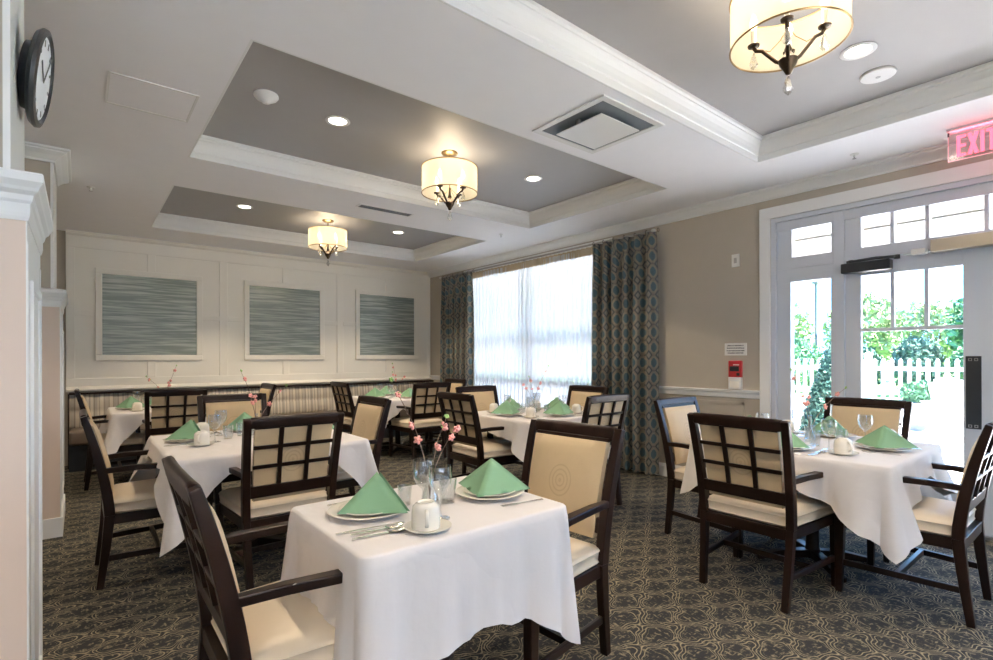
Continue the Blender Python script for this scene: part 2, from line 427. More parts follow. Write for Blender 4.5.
for i, c in enumerate(cs):
    w = [('leftmost', 'middle', 'rightmost')][0][i]
    root = empty('wall_panel', (c, YB-.03, 1.272), label='%s of the three framed grey-green streaked fabric panels on the far wall' % w, cat='wall panel', group='framed fabric panels on the far wall')
    h = 1.15
    mb = MB()
    for q in ((-.583, .583, 0, .07), (-.583, .583, h-.07, h), (-.583, -.513, .07, h-.07), (.513, .583, .07, h-.07)): mb.box(q[0], q[1], -.032, 0, q[2], q[3])
    mb.build('frame', MT['panel_white'], root, bevel=.006)
    MB().box(-.513, .513, -.014, -.001, .07, h-.07).build('fabric_insert', MT['streak'], root)

w_ = struct(MB().box(XR+.05, XR+.12, -2.95, -2.89, .4, 2.5).box(XR+.05, XR+.12, -1.41, -1.35, .4, 2.5).box(XR+.05, XR+.12, -2.89, -1.41, .4, .47).box(XR+.05, XR+.12, -2.89, -1.41, 2.43, 2.5).build('window_4', MT['white_trim']))  # unseen side window added for more bluish daylight from the right
MB().box(XR+.08, XR+.086, -2.89, -1.41, .47, 2.43).build('window_glass', MT['glass'], w_)
# pillars: pedestal with cap, narrower shaft above
def pillar(name, y0, y1):
    mb = MB(); x1, x0 = -.113, -.80
    mb.box(x0, x1, y0, y1, 0, 1.70)
    mb.cur = 1
    mb.box(x0-.01, x1+.014, y0-.014, y1+.014, 0, .14)
    # side faces carry a recessed-panel moulding
    mb.box(x1-.001, x1+.002, y0-.001, y1+.001, .14, 1.70)
    for s_, xx in ((1, x1),):
        a, b = y0+.10, y1-.10
        for q in ((a, b, .25, .275), (a, b, 1.50, 1.525), (a, a+.025, .275, 1.50), (b-.025, b, .275, 1.50)): mb.box(xx, xx+.010, *q)
        mb.box(xx, xx+.004, y0+.0, y0+.07, .14, 1.62); mb.box(xx, xx+.004, y1-.07, y1, .14, 1.62)
    pf = [(0, 1.675), (.006, 1.675), (.010, 1.685), (.012, 1.695), (.012, 1.720), (.018, 1.728), (.022, 1.742), (.034, 1.752), (.038, 1.760), (.05, 1.775), (.05, 1.795), (.046, 1.80), (.0, 1.81)]
    rs = [[Vector((x, y, z)) for x, y in ((x0-p*.5, y0-p*.9), (x1+p*.75, y0-p*.9), (x1+p*.75, y1+p*.5), (x0-p*.5, y1+p*.5))] for p, z in pf]
    mb.rings(rs, True, True)
    mb.cur = 2
    sx0, sx1, sy0, sy1 = x0+.06, -.163, y0+.105, y1-.04
    mb.box(sx0, sx1, sy0, sy1, 1.80, ZC)
    mb.cur = 1
    mb.box(sx1, sx1+.012, sy0-.012, sy1+.012, 1.805, ZC); mb.box(sx1-.004, sx1, sy0-.012, sy0, 1.805, ZC)
    struct(mb.build(name, [MT['pillar'], MT['white_trim'], MT['wall']]))
    return sx0, sx1, sy0, sy1
pillar('wall_pillar_near', 1.90, 2.50)
b = pillar('wall_pillar_far', 4.94, 5.75)
rs = [[Vector((x, y, ZC+q)) for x, y in ((b[0]-p, b[2]-.012-p), (b[1]+.012+p, b[2]-.012-p), (b[1]+.012+p, b[3]+p), (b[0]-p, b[3]+p))] for p, q in cp[:-1]]
struct(MB().rings(rs, True, False).build('trim_9', MT['white_trim']))

# ---------------------------------------------------------------- door unit
door = struct(empty('door_1', (XR, 0, 0)))
def dpart(name, boxes, m, bevel=0, parent=None, label=None):
    mb = MB()
    for i_, q in enumerate(boxes): e_ = .00035*i_; mb.box(q[0]-e_, q[1]+e_, *q[2:])
    o = mb.build(name, m, parent or door, bevel=bevel)
    if label: o['label'] = label
    return o
cw = .095
dpart('casing', [(-.022, 0, DY1, DY1+cw, 0, DZ), (-.022, 0, DY0-cw, DY0, 0, DZ), (-.022, 0, DY0-cw, DY1+cw, DZ, DZ+.104),
                 ], MT['white_trim'], .004)
fr = []
fr += [(0, .14, DY1-.04, DY1, 0, DZ), (0, .14, DY0, DY0+.04, 0, DZ), (0, .14, DY0, DY1, DZ-.04, DZ)]
fr += [(.03, .13, 1.535, 1.615, 0, DZ-.04), (.03, .13, -.41, -.33, 0, DZ-.04)]          # mullions
fr += [(.035, .12, DY0+.04, DY1-.04, 2.095, 2.195)]                                      # transom bar
fr += [(.035, .12, DY0+.04, DY1-.04, 2.447, DZ-.04)]
for a, b_ in ((1.615, 1.635), (1.95, DY1-.04), (1.419, 1.535), (-.33, -.22), (-.745, -.87), (-.43, -.41)):
    fr.append((.045, .11, min(a, b_), max(a, b_), 2.195, 2.447))
for c in (1.21, .9915, .6615, .40, .14, -.02): fr.append((.05, .105, c-.013, c+.013, 2.195, 2.447))
for a, b_ in ((1.615, DY1-.04), (DY0+.04, -.41)):                                       # sidelight sashes
    fr += [(.045, .11, a, a+.022 if a > 0 else a+.09, 0, 2.095), (.045, .11, b_-.115 if a > 0 else b_-.022, b_, 0, 2.095), (.045, .11, a, b_, 0, .30), (.045, .11, a, b_, 1.975, 2.095)]
dpart('frame', fr, MT['shaded_door_white'], .003)
dpart('threshold', [(0, .16, DY0, DY1, 0, .02)], MT['nickel'])
dpart('transom_glass', [(.075, .081, DY0+.04, DY1-.04, 2.195, 2.447)], MT['glass'])
dpart('sidelight_glass', [(.075, .081, 1.63, 1.965, .3, 1.975)], MT['glass'])
dpart('sidelight_glass', [(.075, .081, -.78, -.43, .3, 1.975)], MT['glass'])
for k, (y0, y1) in enumerate(((.606, 1.53), (-.325, .600))):
    hinge_left = k == 0
    gl0, gl1 = (.787, 1.419) if k == 0 else (-.215, .415)
    leaf = dpart('door_leaf', [(.04, .085, gl1, y1, .02, 2.09), (.04, .085, y0, gl0, .02, 2.09), (.04, .085, gl0, gl1, .02, .32), (.04, .085, gl0, gl1, 1.965, 2.09)], MT['shaded_door_white'], .003)
    w = (gl1-gl0)/3
    mu = dpart('muntin', [(.045, .08, gl0+w-.013, gl0+w+.013, 1.53, 1.965), (.045, .08, gl1-w-.013, gl1-w+.013, 1.53, 1.965), (.045, .08, gl0, gl1, 1.503, 1.53)], MT['shaded_door_white'], .002, leaf)
    dpart('door_glass', [(.060, .066, gl0, gl1, .32, 1.965)], MT['glass'], 0, leaf)
    if k == 0:
        pp = dpart('push_plate', [(.028, .040, .688, .772, .775, 1.30)], MT['black'], .002, leaf, 'tall black push plate')
        mb = MB()
        for z in (.795, 1.275):
            for y in (.715, .748):
                mb.box(.0265, .028, y-.010, y+.010, z-.010, z-.006); mb.box(.0265, .028, y-.010, y+.010, z+.006, z+.010)
                mb.box(.0265, .028, y-.010, y-.006, z-.01, z+.01); mb.box(.0265, .028, y+.006, y+.010, z-.01, z+.01)
        mb.build('screw_plate', MT['nickel'], pp)
cl = dpart('door_closer', [(-.06, .035, 1.20, 1.535, 1.985, 2.065)], MT['black'], .008, None, 'black overhead door closer')
mb = MB(); mb.tube([(-.02, 1.50, 2.078), (-.03, 1.30, 2.085), (-.01, 1.16, 2.08)], .012); mb.lathe([(0, 0), (.022, 0), (.022, .025), (0, .025)], (-.02, 1.47, 2.066), 16, True); mb.lathe([(0, 0), (.02, 0), (.02, .03), (0, .03)], (-.01, 1.165, 2.062), 16, True)
mb.build('closer_arm', MT['black'], cl)
dpart('door_sensor', [(-.035, .035, .985, 1.075, 2.075, 2.115)], MT['plastic'], .006, None, 'small white door sensor')
dpart('door_operator', [(-.05, .035, -.10, .955, 2.075, 2.165)], MT['brass_arm'], .004, None, 'long brushed metal door operator bar')

# ---------------------------------------------------------------- window behind the sheers
win = struct(empty('window_1', (XR, 0, 0)))
def wpart(name, boxes, m, bevel=0):
    mb = MB()
    for i_, q in enumerate(boxes): e_ = .0004*i_; mb.box(q[0]-e_, q[1]+e_, *q[2:])
    return mb.build(name, m, win, bevel=bevel)
wc = (WY0+WY1)/2
bx = [(-.02, .0, WY0-.09, WY0, WZ0-.1, WZ1+.07), (-.02, 0, WY1, WY1+.09, WZ0-.1, WZ1+.07), (-.02, 0, WY0, WY1, WZ1, WZ1+.07), (-.05, 0, WY0-.1, WY1+.1, WZ0-.03, WZ0)]
wpart('casing', bx, MT['white_trim'], .003)
bx = [(.04, .14, WY0, WY0+.05, WZ0, WZ1), (.04, .14, WY1-.05, WY1, WZ0, WZ1), (.04, .14, WY0, WY1, WZ1-.05, WZ1), (.04, .14, WY0, WY1, WZ0, WZ0+.06), (.04, .14, wc-.06, wc+.06, WZ0, WZ1), (.06, .11, WY0, WY1, 1.44, 1.50)]
wpart('sash', bx, MT['white_trim'], .003)
wpart('window_glass', [(.08, .086, WY0+.05, WY1-.05, WZ0+.06, WZ1-.05)], MT['glass'])
mb = MB()
for a, b_ in ((WY0+.06, wc-.07), (wc+.07, WY1-.06)):
    z = .55
    while z < WZ1-.08:
        mb.box(-.020, .020, a, b_, -.001, .001, Matrix.Translation((.02, 0, z)) @ Matrix.Rotation(.62, 4, 'Y')); z += .042
    mb.box(0, .04, a, b_, WZ1-.09, WZ1-.05); mb.box(.01, .03, a, b_, .50, .52)
o = mb.build('blind', MT['blind'], win); o['kind'] = 'structure'

# curtains
def drapery(name, y0, y1, z0, z1, xc, amp, npl, m, nz=14, fullness=1.9, pinch=.12, top_amp=None, wid=None):
    mb = MB(); mb.uv = []
    n = npl*10
    rr = [random.uniform(.75, 1.25) for _ in range(npl+2)]
    for j in range(nz+1):
        t = j/nz; z = z1+(z0-z1)*t
        arc = 0; prev = None
        for i in range(n+1):
            u = i/n
            yy0, yy1 = y0, y1
            if wid:                                    # gathered at the top, spreading below
                e = wid*min(1, t*1.6); yy0, yy1 = y0-e*.35, y1+e
            y = yy0+(yy1-yy0)*u+.012*math.sin(u*npl*4*PI)
            k = int(u*npl+.5)
            A = amp*rr[k]*(.55+.45*min(1, t*5))
            x = xc+A*math.cos(u*npl*2*PI)+.012*math.sin(3*t+u*9)
            p = Vector((x, y, z)); 
            if prev is not None: arc += (Vector((x, y, 0))-Vector((prev.x, prev.y, 0))).length
            prev = p; mb.v.append(tuple(p)); mb.uv.append((arc, z))
    for j in range(nz):
        for i in range(n):
            a = j*(n+1)+i; mb.face((a, a+1, a+n+2, a+n+1))
    return mb.build(name, m, smooth=3.1, recalc=False)
rod = empty('curtain_rod', (XR-.10, 3.32, 2.675), label='long metal curtain rod above the curtained window', cat='curtain rod')
MB().tube([(0, 0, 0), (0, 4.22, 0)], .012, 12).build('rod', MT['nickel'], rod, smooth=.8)
for y in (-.02, 4.24): MB().lathe([(0, -.025), (.015, -.022), (.026, -.01), (.028, 0), (.026, .01), (.015, .022), (0, .025)], (0, y, 0), 16).build('finial', MT['plastic'], rod, smooth=1)
for y in (.03, 2.10, 4.19):
    MB().box(-.006, .095, y-.006, y+.006, -.02, -.008).box(.088, .098, y-.02, y+.02, -.04, .03).build('bracket', MT['nickel'], rod)
for lbl, y0, y1, npl in (('teal and beige octagon-patterned drape, wide right one beside the wall switch', 3.24, 4.14, 6), ('teal and beige octagon-patterned drape, left one near the room corner', 6.60, 7.48, 6)):
    d = empty('patterned_curtain', (0, 0, 0), label=lbl, cat='curtain', group='patterned drapes at the window')
    c = drapery('fabric', y0, y1, .03, 2.655, XR-.155, .062, npl, MT['drape'], wid=.0); c.parent = d
    for i in range(npl+1):
        y = y0+(y1-y0)*i/npl
        mb = MB(); mb.tube([(XR-.10+.018*math.cos(a), y, 2.675+.022*math.sin(a)) for a in [2*PI*k/12 for k in range(13)]], .003, 6)
        mb.build('curtain_ring', MT['darkbronze'], d, smooth=1)
for lbl, y0, y1 in (('right half of the white sheer curtain across the window', 4.06, 5.42), ('left half of the white sheer curtain across the window', 5.425, 6.74)):
    o = drapery('sheer_curtain', y0, y1, .03, 2.63, XR-.075, .024, 17, MT['sheer'])
    tag(o, lbl, 'curtain', 'sheer curtains')
    mb = MB()
    # heading tape of pinch pleats, opaque
    n = 200
    for zz in (2.655, 2.555):
        for i in range(n+1):
            u = i/n; mb.v.append((XR-.079+.014*math.cos(u*17*2*PI), y0+(y1-y0)*u, zz))
    for i in range(n): mb.face((i, i+1, n+2+i, n+1+i))
    mb.build('pleated_heading', pbr('heading_tape', (.55, .45, .31), .8), o, smooth=3, recalc=False)

# ---------------------------------------------------------------- banquette
bq = empty('banquette', (2.43, 7.85, 0), label='long built-in banquette with striped back and brown seat along the far wall', cat='bench')
L = 2.53
def bqbox(n, *q, m, bev=0, seg=2): return MB().box(*q).build(n, m, bq, bevel=bev, seg=seg, smooth=.9 if bev else None)
bqbox('base', -L, L, -.22, .20, 0, .30, m=MT['black'])
for i in range(3):
    a = -L+i*2*L/3; bqbox('seat_cushion', a+.002, a+2*L/3-.002, -.27, .19, .30, .47, m=MT['brown_vinyl'], bev=.035, seg=4)
mb = MB()
nx = 120
for zz, yy in ((.47, .10), (.50, .085), (.64, .10), (.665, .12), (.69, .105), (.84, .125), (.87, .15)):
    for i in range(nx+1):
        x = -L+2*L*i/nx; mb.v.append((x, yy-.004*math.cos(x*2*PI/.105*2), zz))
for j in range(6):
    for i in range(nx): a = j*(nx+1)+i; mb.face((a, a+1, a+nx+2, a+nx+1))
mb.build('striped_back', MT['stripes'], bq, smooth=2)
bqbox('top_cap', -L, L, .09, .20, .866, .888, m=MT['wood'], bev=.004)
bqbox('end_panel', -L-.012, -L, .02, .20, 0, .88, m=MT['wood'])

# ---------------------------------------------------------------- chairs
def yc(z):      # centre line of the back, seen from the side
    if z < .41: return -.240-.045*((.41-z)/.41)**1.2
    return -.240-.115*((z-.41)/.565)**1.5
def hw(z): return .222+.030*z/.975      # post centre half width
def chair_proto():
    r = empty('dining_armchair', cat='chair')
    wood = MT['wood']
    for s_ in (-1, 1):
        zs = [0, .1, .25, .41]
        MB().bar([(s_*hw(z), yc(z), z) for z in zs], .036, [.034, .038, .044, .050]).build('leg', wood, r, bevel=.004)
        MB().bar([(s_*.272, .248+.006*(1-z/.41), z) for z in zs], [.032, .036, .042, .044], [.032, .036, .042, .044]).build('leg', wood, r, bevel=.004)
    # back frame
    mb = MB()
    zs = [.41+i*(.978-.41)/9 for i in range(10)]
    for s_ in (-1, 1): mb.bar([(s_*hw(z), yc(z), z) for z in zs], .040, [.050, .050, .049, .048, .046, .044, .042, .039, .036, .030])
    def slab(x0, x1, z0, z1, d0, d1, nz=3, nx=1, bow=0):
        rs = []
        for j in range(nz+1):
            z = z0+(z1-z0)*j/nz; k = hw(z)/hw(.975); y = yc(z)
            rs.append([Vector((x0*k, y+d0, z)), Vector((x1*k, y+d0, z)), Vector((x1*k, y+d1, z)), Vector((x0*k, y+d1, z))])
        mb.rings(rs, True, True)
    slab(-.235, .235, .535, .60, -.020, .018)
    mb.build('back_frame', wood, r, bevel=.004)
    mb = MB()
    # rolled crest rail
    n = 12; rs = []
    for i in range(n+1):
        x = -.236+.472*i/n; bow = .006*(1-(x/.236)**2)
        pr = [(-.014, .925), (-.018, .955), (-.021, .972), (-.017, .982), (-.006, .986), (.008, .981), (.014, .968), (.014, .925)]
        rs.append([Vector((x, yc(.95)+p-bow, q+bow*.4)) for p, q in pr])
    mb.rings(rs, True, True); mb.build('crest_rail', wood, r, bevel=.002, seg=1, smooth=.7)
    mb = MB()
    for x in (-.077, .077): slab(x-.012, x+.012, .598, .925, -.022, -.006, 5)
    for z in (.708, .817): slab(-.22, .22, z-.0105, z+.0105, -.021, -.007, 1)
    mb.build('lattice', wood, r, bevel=.002, seg=1)
    # upholstered back
    mb = MB(); nxx, nzz = 12, 12; rows = []
    z0, z1 = .515, .920; x0 = .212
    for side in (0, 1):
        for j in range(nzz+1):
            tz = j/nzz; z = z0+(z1-z0)*tz; k = hw(z)/hw(.975); y = yc(z)
            for i in range(nxx+1):
                tx = i/nxx*2-1
                e = (1-abs(tx)**6)*(1-abs(tz*2-1)**6)
                d = (.026+.020*e) if side == 0 else (-.004)
                mb.v.append((tx*x0*k, y+d, z))
    n1 = (nxx+1)*(nzz+1)
    for s_ in (0, 1):
        for j in range(nzz):
            for i in range(nxx):
                a = s_*n1+j*(nxx+1)+i; q = (a, a+1, a+nxx+2, a+nxx+1); mb.face(q if s_ else q[::-1])
    def edge(a, b_): mb.face((a, b_, b_+n1, a+n1))
    for i in range(nxx): edge(i, i+1); edge(nzz*(nxx+1)+i, nzz*(nxx+1)+i+1)
    for j in range(nzz): edge(j*(nxx+1), (j+1)*(nxx+1)); edge(j*(nxx+1)+nxx, (j+1)*(nxx+1)+nxx)
    mb.build('back_cushion', MT['medallion'], r, smooth=1)
    # wooden border in front of the cushion edges
    mb = MB()
    slab(-.214, .214, .918, .935, -.012, .016, 1)
    mb.build('front_border', wood, r, bevel=.003)
    # seat rail
    mb = MB()
    mb.rings([[Vector((-.272, .262, z)), Vector((.272, .262, z)), Vector((.238, -.262, z)), Vector((-.238, -.262, z))] for z in (.355, .412)], True, True)
    mb.build('seat_rail', wood, r, bevel=.003)
    # seat cushion
    mb = MB(); rs = []
    for ins, z in ((.010, .410), (0, .418), (-.004, .424), (0, .430), (-.003, .465), (-.007, .472), (-.003, .479), (.006, .486), (.03, .497), (.07, .505), (.13, .509)):
        ring = []
        for cx, cy, a0 in ((.272, .268, 0), (-.272, .268, PI/2), (-.236, -.235, PI), (.236, -.235, 1.5*PI)):
            sx = (1 if cx > 0 else -1); sy = (1 if cy > 0 else -1); rad = .035
            for q in range(6):
                a = a0+q*PI/10; ring.append(Vector((cx-sx*(rad+ins)+math.cos(a)*rad, cy-sy*(rad+ins)+math.sin(a)*rad, z)))
        rs.append(ring)
    mb.rings(rs, True, True).build('seat_cushion', MT['seat'], r, smooth=1)
    # arms with their front posts
    for s_ in (-1, 1):
        mb = MB()
        mb.bar([(s_*.245, yc(.67)+.01, .665), (s_*.262, -.14, .672), (s_*.278, .05, .668), (s_*.283, .17, .655), (s_*.283, .235, .635), (s_*.282, .262, .60), (s_*.280, .262, .55), (s_*.275, .252, .41)],
               [.030, .040, .046, .046, .044, .042, .040, .042], [.030, .030, .030, .032, .034, .036, .038, .042])
        mb.build('armrest', wood, r, bevel=.005)
    for s_ in (-1, 1): MB().bar([(s_*hw(.16), yc(.16)+.02, .165), (s_*.272, .235, .165)], .018, .032).build('stretcher', wood, r, bevel=.003)
    MB().box(-.25, .25, -.012, .012, .150, .180).build('stretcher', wood, r, bevel=.003)
    return Proto(r)
CH = chair_proto()
def chair(x, y, face, label, grp, dr=0):
    rz = {'+y': 0, '-x': PI/2, '-y': PI, '+x': -PI/2}[face]+dr
    return CH.put((x, y, 0), rz, label, grp)

# ---------------------------------------------------------------- tables
def table(cx, cy, w, d, tname, cloth_label, mid, corner, pw=.75, fl=1, ztop=.752):
    r = empty('dining_table', (cx, cy, 0), label='dark pedestal table under its white cloth, the %s' % tname, cat='table', group='dining tables')
    MB().box(-w/2+.01, w/2-.01, -d/2+.01, d/2-.01, .712, ztop-.005).build('tabletop', MT['wood'], r, bevel=.006)
    MB().lathe([(.045, .03), (.05, .06), (.038, .10), (.036, .60), (.05, .68), (.12, .70), (.12, .712)], n=20, cap=True).build('column', MT['wood'], r, smooth=.6)
    mb = MB()
    for a in range(4):
        t = a*PI/2+PI/4; c_, s_ = math.cos(t), math.sin(t)
        mb.bar([(c_*.02, s_*.02, .055), (c_*.18, s_*.18, .05), (c_*.34, s_*.34, .022)], [.06, .055, .05], [.05, .045, .03], side=(-s_, c_, 0))
    mb.build('pedestal_base', MT['wood'], r, bevel=.004)
    # cloth
    rad = .035; hw_, hd_ = w/2+.006, d/2+.006
    per = []
    nseg = 26
    cs_ = [(hw_, hd_, 0), (-hw_, hd_, PI/2), (-hw_, -hd_, PI), (hw_, -hd_, 1.5*PI)]
    for k in range(4):
        x, y, a0 = cs_[k]; sx = 1 if x > 0 else -1; sy = 1 if y > 0 else -1
        for q in range(9):
            a = a0+q*PI/16; per.append((Vector((x-sx*rad+math.cos(a)*rad, y-sy*rad+math.sin(a)*rad, 0)), Vector((math.cos(a), math.sin(a), 0)), k+ (q/8-.5)*.1))
        nx_, ny_, _ = cs_[(k+1) % 4]; na = a0+PI/2
        p0 = per[-1][0]; sx2 = 1 if nx_ > 0 else -1; sy2 = 1 if ny_ > 0 else -1
        p1 = Vector((nx_-sx2*rad+math.cos(na)*rad, ny_-sy2*rad+math.sin(na)*rad, 0))
        for q in range(1, nseg):
            t = q/nseg; per.append((p0.lerp(p1, t), Vector((math.cos(na), math.sin(na), 0)), k+.05+.9*t))
    n = len(per); seed = cx*7.3+cy*3.1
    def dist_corner(s): f = s % 1; return min(f, 1-f)*2      # 0 at a corner, 1 mid side
    mb = MB()
    rings = []
    for sc_ in (.0, .5, .9, .97):
        rings.append([Vector((p.x*sc_, p.y*sc_, ztop+.003)) for p, nn, s in per])
    rings.append([p-nn*.004+Vector((0, 0, ztop+.002)) for p, nn, s in per])
    rings.append([p+nn*.002+Vector((0, 0, ztop-.004)) for p, nn, s in per])
    nv = 14
    for j in range(1, nv+1):
        v = j/nv; ring = []
        for i, (p, nn, s) in enumerate(per):
            dc = dist_corner(s); kc = int(round(s)) % 4
            cor = corner[kc] if isinstance(corner, (list, tuple)) else corner
            kk = max(0, 1-dc/pw); peak = .6*kk+.4*kk*kk*(3-2*kk)
            wob = .014*math.sin(s*PI/2*6+seed)+.008*math.sin(s*PI/2*14+seed*2)
            drop = mid+(cor-mid)*peak+wob*(1 if dc > .25 else dc*4)+.045*max(0, 1-dc/.14)
            ph = s*2*PI
            fold = (.020+.03*peak)*math.sin(ph*4+seed)+.012*math.sin(ph*9+seed*1.7)
            if dc < .12: fold += .045*(1-dc/.12)
            flare = .006+fl*v**1.1*(.020+fold*min(1, drop/.25)+.035*peak)+.006*math.sin(ph*5+seed)*v
            flare = max(flare, .004)
            z = ztop-.004-v*drop
            side = Vector((-nn.y, nn.x, 0))
            q = p+nn*flare+side*(.010*math.sin(ph*6+seed)*v)
            ring.append(Vector((q.x, q.y, z)))
        rings.append(ring)
    b0 = len(mb.v)
    mb.rings(rings, True, False)
    o = mb.build('tablecloth', MT['cloth'], smooth=1.2)
    bm = bmesh.new(); bm.from_mesh(o.data); bmesh.ops.remove_doubles(bm, verts=bm.verts, dist=1e-5); bm.to_mesh(o.data); bm.free()
    o.location = (cx, cy, 0)
    tag(o, cloth_label, 'tablecloth', 'white tablecloths')
    return r

# name, side words used in labels
TB = {
 'T1': (1.00, 1.63, .80, .62, 'nearest table'),
 'T2': (.94, 3.78, 1.12, 1.12, 'left middle table'),
 'T3': (.75, 6.74, 1.00, .92, 'far left table'),
 'T4': (3.45, 6.47, 1.00, 1.00, 'far centre table'),
 'TW': (3.45, 3.69, 1.00, 1.00, 'curtained-window table'),
 'TR': (3.62, 1.29, 1.06, 1.06, 'glass-door table')}
CLO = {'T1': (.33, [.45, .36, .52, .46], .6, .5), 'T2': (.09, [.36, .30, .43, .38], .5, 1), 'T3': (.10, .38, .5, 1), 'T4': (.12, .32, .6, 1), 'TW': (.14, .36, .7, 1), 'TR': (.14, [.34, .30, .40, .30], .85, 1)}
for k, (x, y, w, d, n) in TB.items():
    table(x, y, w, d, n, 'white cloth draped over the %s' % n, *CLO[k])
SIDE = {'+x': 'front-left side', '-x': 'back-right side', '-y': 'back-left side', '+y': 'front-right side'}
for k, x, y, f, dr, extra in [
    ('T1', .575, 1.72, '+x', 0, 'closest chair, seen edge-on, '), ('T1', 1.49, 1.66, '-x', .08, 'beige medallion back facing us, '),
    ('T2', .37, 3.89, '+x', 0, 'seen in profile, '), ('T2', .935, 3.28, '+y', 0, 'grid back turned to us, '), ('T2', 1.49, 3.85, '-x', 0, 'tan padded back facing left, '), ('T2', 1.02, 4.60, '-y', -.05, 'tan padded back, '),
    ('T3', .33, 6.72, '+x', 0, 'mostly hidden, '), ('T3', .76, 6.42, '+y', 0, 'grid back turned to us, '), ('T3', 1.46, 6.72, '-x', 0, 'only its post showing, '),
    ('T4', 2.98, 6.52, '+x', 0, 'grid back seen at a slant, '), ('T4', 3.45, 5.90, '+y', 0, 'grid back turned to us, '), ('T4', 3.98, 6.32, '-x', 0, 'just peeking out behind, '),
    ('TW', 2.95, 3.81, '+x', 0, 'grid back and cream seat, '), ('TW', 3.42, 4.24, '-y', 0, 'tan back facing us, '), ('TW', 3.99, 3.77, '-x', 0, 'tan back before the drape, '), ('TW', 3.46, 3.13, '+y', 0, 'grid back in bluish light, '),
    ('TR', 3.07, 1.34, '+x', 0, 'large grid back turned to us, '), ('TR', 3.585, 1.88, '-y', 0, 'pale padded back by the wall, '), ('TR', 4.22, 1.26, '-x', 0, 'tan back facing us, '), ('TR', 3.55, .78, '+y', 0, 'seen in profile at the right edge, ')]:
    chair(x, y, f, 'dark armchair, %s%s of the %s' % (extra, SIDE[f], TB[k][4]), 'dining armchairs', dr)

# ---------------------------------------------------------------- tableware
def solo(name, cat, mb, m, smooth=.8, bevel=0): o = mb.build(name, m, smooth=smooth, bevel=bevel); o['category'] = cat; return Proto(o)
PL = solo('dinner_plate', 'plate', MB().lathe([(0, .001), (.075, .001), (.08, .004), (.105, .010), (.134, .017), (.136, .019), (.133, .020), (.104, .014), (.078, .008), (0, .006)], n=48), MT['china'])
SP = solo('salad_plate', 'plate', MB().lathe([(0, .001), (.058, .001), (.062, .004), (.080, .009), (.102, .015), (.104, .017), (.101, .018), (.078, .012), (.06, .007), (0, .006)], n=44), MT['china'])
SA = solo('saucer', 'saucer', MB().lathe([(0, .001), (.045, .001), (.05, .004), (.074, .013), (.075, .015), (.072, .015), (.048, .008), (0, .006)], n=36), MT['china'])
def cup():
    r = empty('coffee_cup', cat='cup')
    MB().lathe([(.036, 0), (.040, .001), (.041, .006), (.040, .05), (.038, .066), (.031, .074), (.026, .077), (.025, .080), (.021, .079), (.019, .075), (0, .076)], n=32).build('cup_body', MT['china'], r, smooth=.8)
    pts = [(.037+.026*math.sin(t)*1.0, 0, .040+.024*math.cos(t)) for t in [PI*k/10 for k in range(11)]]
    MB().bar(pts, .010, .006, side=(0, 1, 0)).build('handle', MT['china'], r, bevel=.002, smooth=.9)
    return Proto(r)
CU = cup()
CU.root.scale = (1.1, 1.1, 1.04)
GO = solo('water_goblet', 'glass', MB().lathe([(.0, .001), (.034, .001), (.034, .003), (.008, .008), (.0042, .02), (.004, .070), (.010, .080), (.026, .095), (.037, .12), (.040, .145), (.037, .178), (.0358, .178), (.0385, .145), (.0355, .12), (.024, .097), (.006, .084), (0, .083)], n=32), MT['ware'])
TU = solo('tumbler', 'glass', MB().lathe([(0, .001), (.027, .001), (.029, .02), (.034, .09), (.0328, .09), (.0275, .02), (.025, .010), (0, .010)], n=28), MT['ware'])
JG = solo('juice_glass', 'glass', MB().lathe([(0, .001), (.021, .001), (.023, .015), (.027, .070), (.0258, .070), (.0215, .015), (.019, .008), (0, .008)], n=24), MT['ware'])
def flat(outl, z0, z1):
    return MB().rings([[Vector((x, y, z)) for x, y in outl] for z in (z0, z1)], True, True)
def knife():
    o = [(-.006, -.11), (.006, -.11), (.007, -.02), (.009, .0), (.010, .09), (.004, .115), (-.004, .10), (-.006, 0)]
    return solo('table_knife', 'knife', flat(o, .0005, .0035), MT['steel'], None, .0008)
def spoon():
    o = [(-.005, -.095), (.005, -.095), (.0035, -.03), (.003, .02), (-.003, .02), (-.0035, -.03)]
    mb = flat(o, .002, .0045)
    mb.lathe([(0, 0), (.5, .06), (.85, .25), (1, .45), (.95, .45), (.8, .3), (.45, .12), (0, .06)], (0, .045, .001), 20, R=Matrix.Diagonal((.0195, .030, .016)))
    return solo('spoon', 'spoon', mb, MT['steel'], .9)
def fork():
    o = [(-.0055, -.095), (.0055, -.095), (.0035, -.02), (.0035, .01), (.011, .03), (.011, .045), (-.011, .045), (-.011, .03), (-.0035, .01), (-.0035, -.02)]
    mb = flat(o, .002, .0045)
    for i in range(4): x = -.0095+i*.0055; mb.box(x, x+.0028, .044, .088, .002, .0042)
    return solo('fork', 'fork', mb, MT['steel'], None)
KN, SN, FK = knife(), spoon(), fork()
